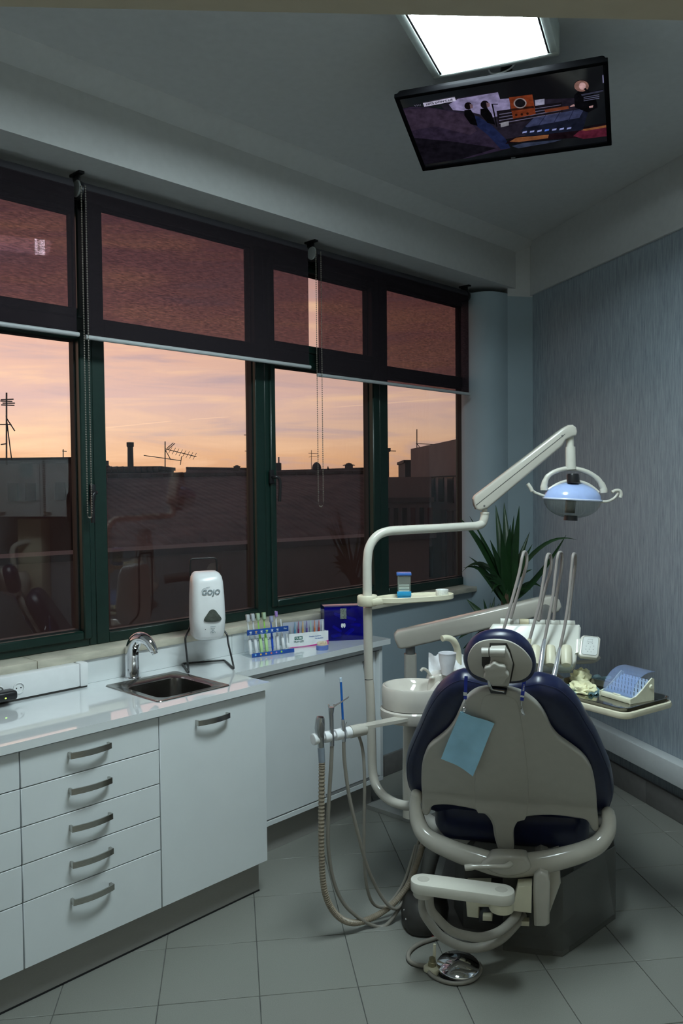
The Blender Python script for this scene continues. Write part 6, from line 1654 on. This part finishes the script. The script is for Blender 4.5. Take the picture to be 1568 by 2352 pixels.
    shape('picture_sofa', [(921, 250), (945, 245), (985, 246), (1035, 254), (1075, 262), (1110, 278), (1140, 302), (1165, 328), (1172, 340), (1080, 362), (975, 378), (955, 345), (935, 295)], (46, 38, 56), 1, 0)
    shape('picture_sofa_fold', [(925, 252), (985, 248), (1040, 257), (1070, 264), (1095, 300), (1080, 310), (1000, 290), (945, 300)], (58, 47, 64))
    shape('picture_sofa_shadow', [(940, 318), (1040, 325), (1140, 340), (1060, 365), (975, 378), (955, 345)], (22, 20, 28))
    shape('picture_sofa_arm', [(1072, 262), (1100, 268), (1130, 288), (1160, 318), (1172, 340), (1150, 343), (1120, 310), (1095, 290)], (30, 38, 72))
    # two dark singers
    for hx, hy, w, rgbh in ((1075, 243, 9, (18, 14, 16)), (1113, 240, 10, (20, 17, 20))):
        shape('picture_person_body', [(hx - w, hy + 10), (hx + w * .6, hy + 8), (hx + w * 1.6, hy + 22), (hx + w * 2.4, hy + 46), (hx + w * .6, hy + 42), (hx - w, hy + 22)], (10, 10, 13))
        shape('picture_person_head', [(hx + w * math.cos(a), hy + w * .95 * math.sin(a)) for a in [k * .5 for k in range(13)]], rgbh)
        shape('picture_person_face', [(hx + 3, hy - 5), (hx + w + 1, hy - 3), (hx + w + 2, hy + 4), (hx + 5, hy + 7)], (120, 96, 105))
    shape('picture_mic_stand', [(1128, 238), (1143, 238), (1143, 240), (1132, 240), (1142, 290), (1140, 292)], (12, 12, 14))
    shape('picture_cage', [(1149, 282), (1168, 278), (1168, 288), (1150, 292)], (150, 150, 160))
    # mixing desk
    shape('picture_floor', [(1160, 330), (1172, 318), (1300, 300), (1394, 283), (1397, 310), (1240, 322), (1172, 329)], (26, 16, 22))
    shape('picture_rug', [(1316, 312), (1330, 300), (1394, 291), (1396, 312), (1340, 319)], (92, 34, 52))
    shape('picture_warm_floor', [(1170, 325), (1185, 316), (1260, 309), (1258, 317), (1190, 326)], (140, 88, 56))
    shape('picture_warm_floor', [(1330, 298), (1393, 287), (1394, 292), (1345, 300)], (140, 88, 56))
    shape('picture_desk', [(1196, 300), (1222, 272), (1345, 246), (1350, 258), (1338, 298), (1210, 313)], (26, 30, 46))
    shape('picture_desk_top', [(1206, 290), (1226, 270), (1342, 248), (1330, 270), (1210, 292)], (62, 68, 100))
    for k in range(3): shape('picture_desk_line', [(1236 + k * 34, 287 - k * 5), (1252 + k * 32, 264 - k * 6), (1254 + k * 32, 264 - k * 6), (1238 + k * 34, 287 - k * 5)], (40, 44, 70))
    for k in range(7): shape('picture_desk_lamp', [(1200 + k * 17, 302 - k * 1.5), (1210 + k * 17, 300 - k * 1.5), (1209 + k * 17, 304 - k * 1.5), (1199 + k * 17, 306 - k * 1.5)], (150, 160, 215) if k != 3 else (90, 130, 240))
    shape('picture_keys', [(1175, 335), (1200, 328), (1290, 320), (1270, 326), (1190, 340)], (54, 62, 84))
    # singer at the keyboard on the right
    shape('picture_singer_body', [(1318, 220), (1328, 210), (1350, 208), (1366, 220), (1372, 246), (1350, 258), (1320, 246)], (12, 12, 16))
    shape('picture_singer_hair', [(1335 + 17 * math.cos(a), 197 + 13 * math.sin(a)) for a in [k * .45 for k in range(14)]], (140, 104, 96))
    shape('picture_singer_face', [(1337 + 8 * math.cos(a), 197 + 8.5 * math.sin(a)) for a in [k * .5 for k in range(13)]], (205, 165, 165))
    shape('picture_microphone', [(1340, 203), (1345, 201), (1350, 209), (1346, 211)], (15, 15, 18))
    shape('picture_keyboard', [(1334, 216), (1384, 206), (1386, 209), (1336, 220)], (60, 62, 80))
    shape('picture_hand', [(1308, 243), (1318, 238), (1320, 243), (1310, 245)], (190, 150, 150)); shape('picture_hand', [(1352, 243), (1362, 241), (1361, 246), (1353, 247)], (190, 150, 150))
    shape('picture_light_strip', [(1383, 172), (1387, 171), (1387, 189), (1384, 190)], (150, 150, 190))
    for k in range(3): shape('picture_stripe', [(1340, 222 + k * 4), (1376, 216 + k * 4), (1376, 217.5 + k * 4), (1340, 223.5 + k * 4)], (110, 112, 140))
    # caption
    shape('caption_box', [(971, 236), (1044, 222), (1047, 231), (974, 244.5)], (200, 196, 222))
    a, b = onz(MTV, 974, 240.5, .001), onz(MTV, 1044, 226.5, .001); d = b - a
    M = MTV @ Matrix.Translation(((a.x + b.x) / 2, (a.y + b.y) / 2, .0030)) @ Matrix.Rotation(math.atan2(d.y, d.x), 4, 'Z')
    text('caption_text', "HITS DON'T LIE", .0125, M, emitc('caption_ink', (20, 18, 30)), scr, ext=.0001, bold=.0003, sx=d.length / .100)
    a, b = onz(MTV, 948, 243, .001), onz(MTV, 971, 239, .001); d = b - a
    M = MTV @ Matrix.Translation(((a.x + b.x) / 2, (a.y + b.y) / 2, .0030)) @ Matrix.Rotation(math.atan2(d.y, d.x), 4, 'Z')
    text('channel_text', 'VH1', .0130, M, emitc('channel_ink', (90, 88, 105)), scr, ext=.0001, sx=1.1)
television()

# ------------------------------------------------------------------ yucca in the corner
def yucca():
    base = P(1162, 1800, 4.78); bx_ = Vector((base.x, 4.78, 0))
    t = thing('potted_yucca', 'dark green spiky yucca plant in the far corner', 'potted plant', bx_)
    obj('pot', lathe([(0, 0), (.13, 0), (.14, .01), (.17, .27), (.175, .30), (.16, .30), (.155, .27), (0, .27)], 32, Matrix.Translation(bx_)), mat('terracotta_pot', (.20, .09, .05), .8), t)
    obj('soil', lathe([(0, .262), (.154, .262), (.154, .275), (.08, .282), (0, .284)], 24, Matrix.Translation(bx_)), mat('dark_soil', (.03, .02, .015), .95, bump=.6), t)
    cr = P(1163, 1392, 4.78); c2 = P(1122, 1440, 4.72)
    bark = mat('brown_yucca_trunk', (.10, .065, .04), .9, var=.3, bump=.6, bscale=60)
    obj('trunk', tube(spline([bx_ + Vector((0, 0, .26)), bx_ + Vector((.01, .01, .6)), cr + Vector((0, 0, -.05)), cr + Vector((-.005, 0, .08))], 6), [.034] * 6 + [.030] * 6 + [.030] * 7, 14), bark, t)
    obj('trunk', tube(spline([bx_ + Vector((-.05, -.03, .26)), bx_ + Vector((-.06, -.04, .5)), c2 + Vector((0, 0, -.10)), c2], 6), .022, 12), bark, t)
    lm = mat('dark_green_leaf', (.013, .045, .013), .38, var=.35, vscale=9)
    def leaf(root, tip, w, sag=0.0, roll=0.0):
        n = 12; d = tip - root; side = d.cross(Vector((0, -1, .25))).normalized(); nrm2 = side.cross(d).normalized()
        side = (side * math.cos(roll) + nrm2 * math.sin(roll)); nrm2 = side.cross(d).normalized()
        bm = bmesh.new(); rows = []
        for k in range(n + 1):
            f = k / n; c = root.lerp(tip, f) + Vector((0, 0, 1)) * sag * 4 * f * (1 - f) * .5
            ww = w * (.55 + .45 * math.sin(min(1, f * 2.2) * math.pi / 2)) * (1 - f ** 2.2) + .0006
            rows.append([bm.verts.new(c - side * ww + nrm2 * ww * .35), bm.verts.new(c - nrm2 * .0012), bm.verts.new(c + side * ww + nrm2 * ww * .35)])
        for a, b in zip(rows, rows[1:]):
            for i in (0, 1): bm.faces.new((a[i], a[i + 1], b[i + 1], b[i]))
        r = bmesh.ops.extrude_face_region(bm, geom=bm.faces[:]); bmesh.ops.translate(bm, verts=[v for v in r['geom'] if isinstance(v, bmesh.types.BMVert)], vec=nrm2 * .0012)
        obj('leaf', bm, lm, t, ang=80)
    # tips measured in the photo
    tips = [((1138, 1160), .030, 0), ((1157, 1154), .030, .05), ((1192, 1162), .028, .0), ((1180, 1184), .016, .1), ((1078, 1186), .010, .05), ((1055, 1190), .026, .1), ((1100, 1225), .026, .0), ((1216, 1222), .020, .0),
            ((1300, 1228), .020, -.10), ((1324, 1240), .014, .30), ((1222, 1250), .018, .0), ((1077, 1279), .018, .10), ((1087, 1297), .020, .05), ((1064, 1304), .018, .22), ((1059, 1316), .018, .25), ((1108, 1322), .018, .1),
            ((1246, 1352), .020, .2), ((1222, 1308), .014, .05), ((1120, 1334), .016, .12), ((1128, 1362), .014, .1), ((1219, 1355), .016, .1), ((1150, 1215), .030, 0), ((1172, 1205), .028, 0), ((1125, 1240), .026, 0), ((1190, 1250), .024, 0), ((1205, 1300), .020, .05), ((1110, 1300), .022, .1)]
    rnd = random.Random(5)
    for (px, py), w, sg in tips:
        root = cr + Vector((rnd.uniform(-.02, .02), rnd.uniform(-.02, .02), rnd.uniform(-.02, .10)))
        leaf(root, P(px, py, 4.78 + rnd.uniform(-.22, .16)), w, sg * .8, rnd.uniform(-.4, .4))
    for (px, py), w, sg in [((1071, 1376), .022, .0), ((1110, 1376), .014, 0), ((1126, 1384), .012, 0), ((1136, 1370), .012, 0), ((1146, 1386), .010, 0), ((1052, 1468), .020, .05), ((1063, 1490), .020, .0), ((1090, 1405), .016, 0), ((1085, 1450), .016, .1)]:
        leaf(c2 + Vector((0, 0, rnd.uniform(-.03, .03))), P(px, py, 4.72 + rnd.uniform(-.12, .12)), w, sg, rnd.uniform(-.4, .4))
yucca()

# ------------------------------------------------------------------ things on the near part of the wallpaper wall, seen mirrored in the left panes
t = thing('wall_cupboard', 'pale grey wall cupboard mirrored in the left window panes', 'cupboard', MB @ Vector((3.05, -.1, 1.44)))
obj('body', BB(2.66, 3.46, -.26, .0115, 1.45, 1.89), mat('pale_grey_laminate', (.50, .52, .54), .35), t, MB, smooth=False)
for x in (2.662, 3.062):
    d = obj('door', BB(x, x + .396, -.279, -.261, 1.452, 1.888, .002), M_['white_gloss'], t, MB)
    obj('handle', BB(x + .30, x + .36, -.300, -.2795, 1.48, 1.49, .003), M_['steel'], d, MB)
t = thing('xray_generator', 'tall cream wall unit mirrored in the left window pane', 'wall unit', MB @ Vector((3.27, -.07, .62)))
obj('body', BB(3.16, 3.38, -.12, .0115, .70, 1.43, .02), M_['cream2'], t, MB)
obj('head', lathe([(0, -.09), (.07, -.09), (.085, -.05), (.085, .05), (.06, .09), (0, .09)], 28, MB @ Matrix.Translation((3.30, -.22, .93))), M_['cream'], t)
obj('arm', tube(spline([MB @ Vector(p) for p in ((3.27, -.1, 1.25), (3.36, -.2, 1.2), (3.33, -.22, 1.02))], 6), .022, 12), M_['cream'], t)
o = obj('socket', BB(3.47, 3.55, -.012, .0115, .94, 1.02, .006), M_['white'], t, MB)
obj('cable', tube(spline([MB @ Vector(p) for p in ((3.51, -.02, .97), (3.49, -.05, .90), (3.44, -.06, .80), (3.38, -.06, .78), (3.36, -.06, .84), (3.40, -.06, .86), (3.44, -.06, .82), (3.40, -.06, .74), (3.30, -.05, .72))], 6), .006, 8), M_['hosegrey'], t)

# low cover plate on the floor behind the lamp post
fq = [PZ(x, y, 0) for x, y in ((836, 1856), (948, 1893), (1010, 1872), (898, 1838))]
t = thing('floor_cover', 'low grey floor cover plate behind the lamp post', 'floor cover', fq[0])
obj('plate', loft([[Vector((p.x, p.y, z)) for p in fq] for z in (.001, .022)]), mat('light_grey_cover', (.30, .30, .285), .5), t, smooth=False)
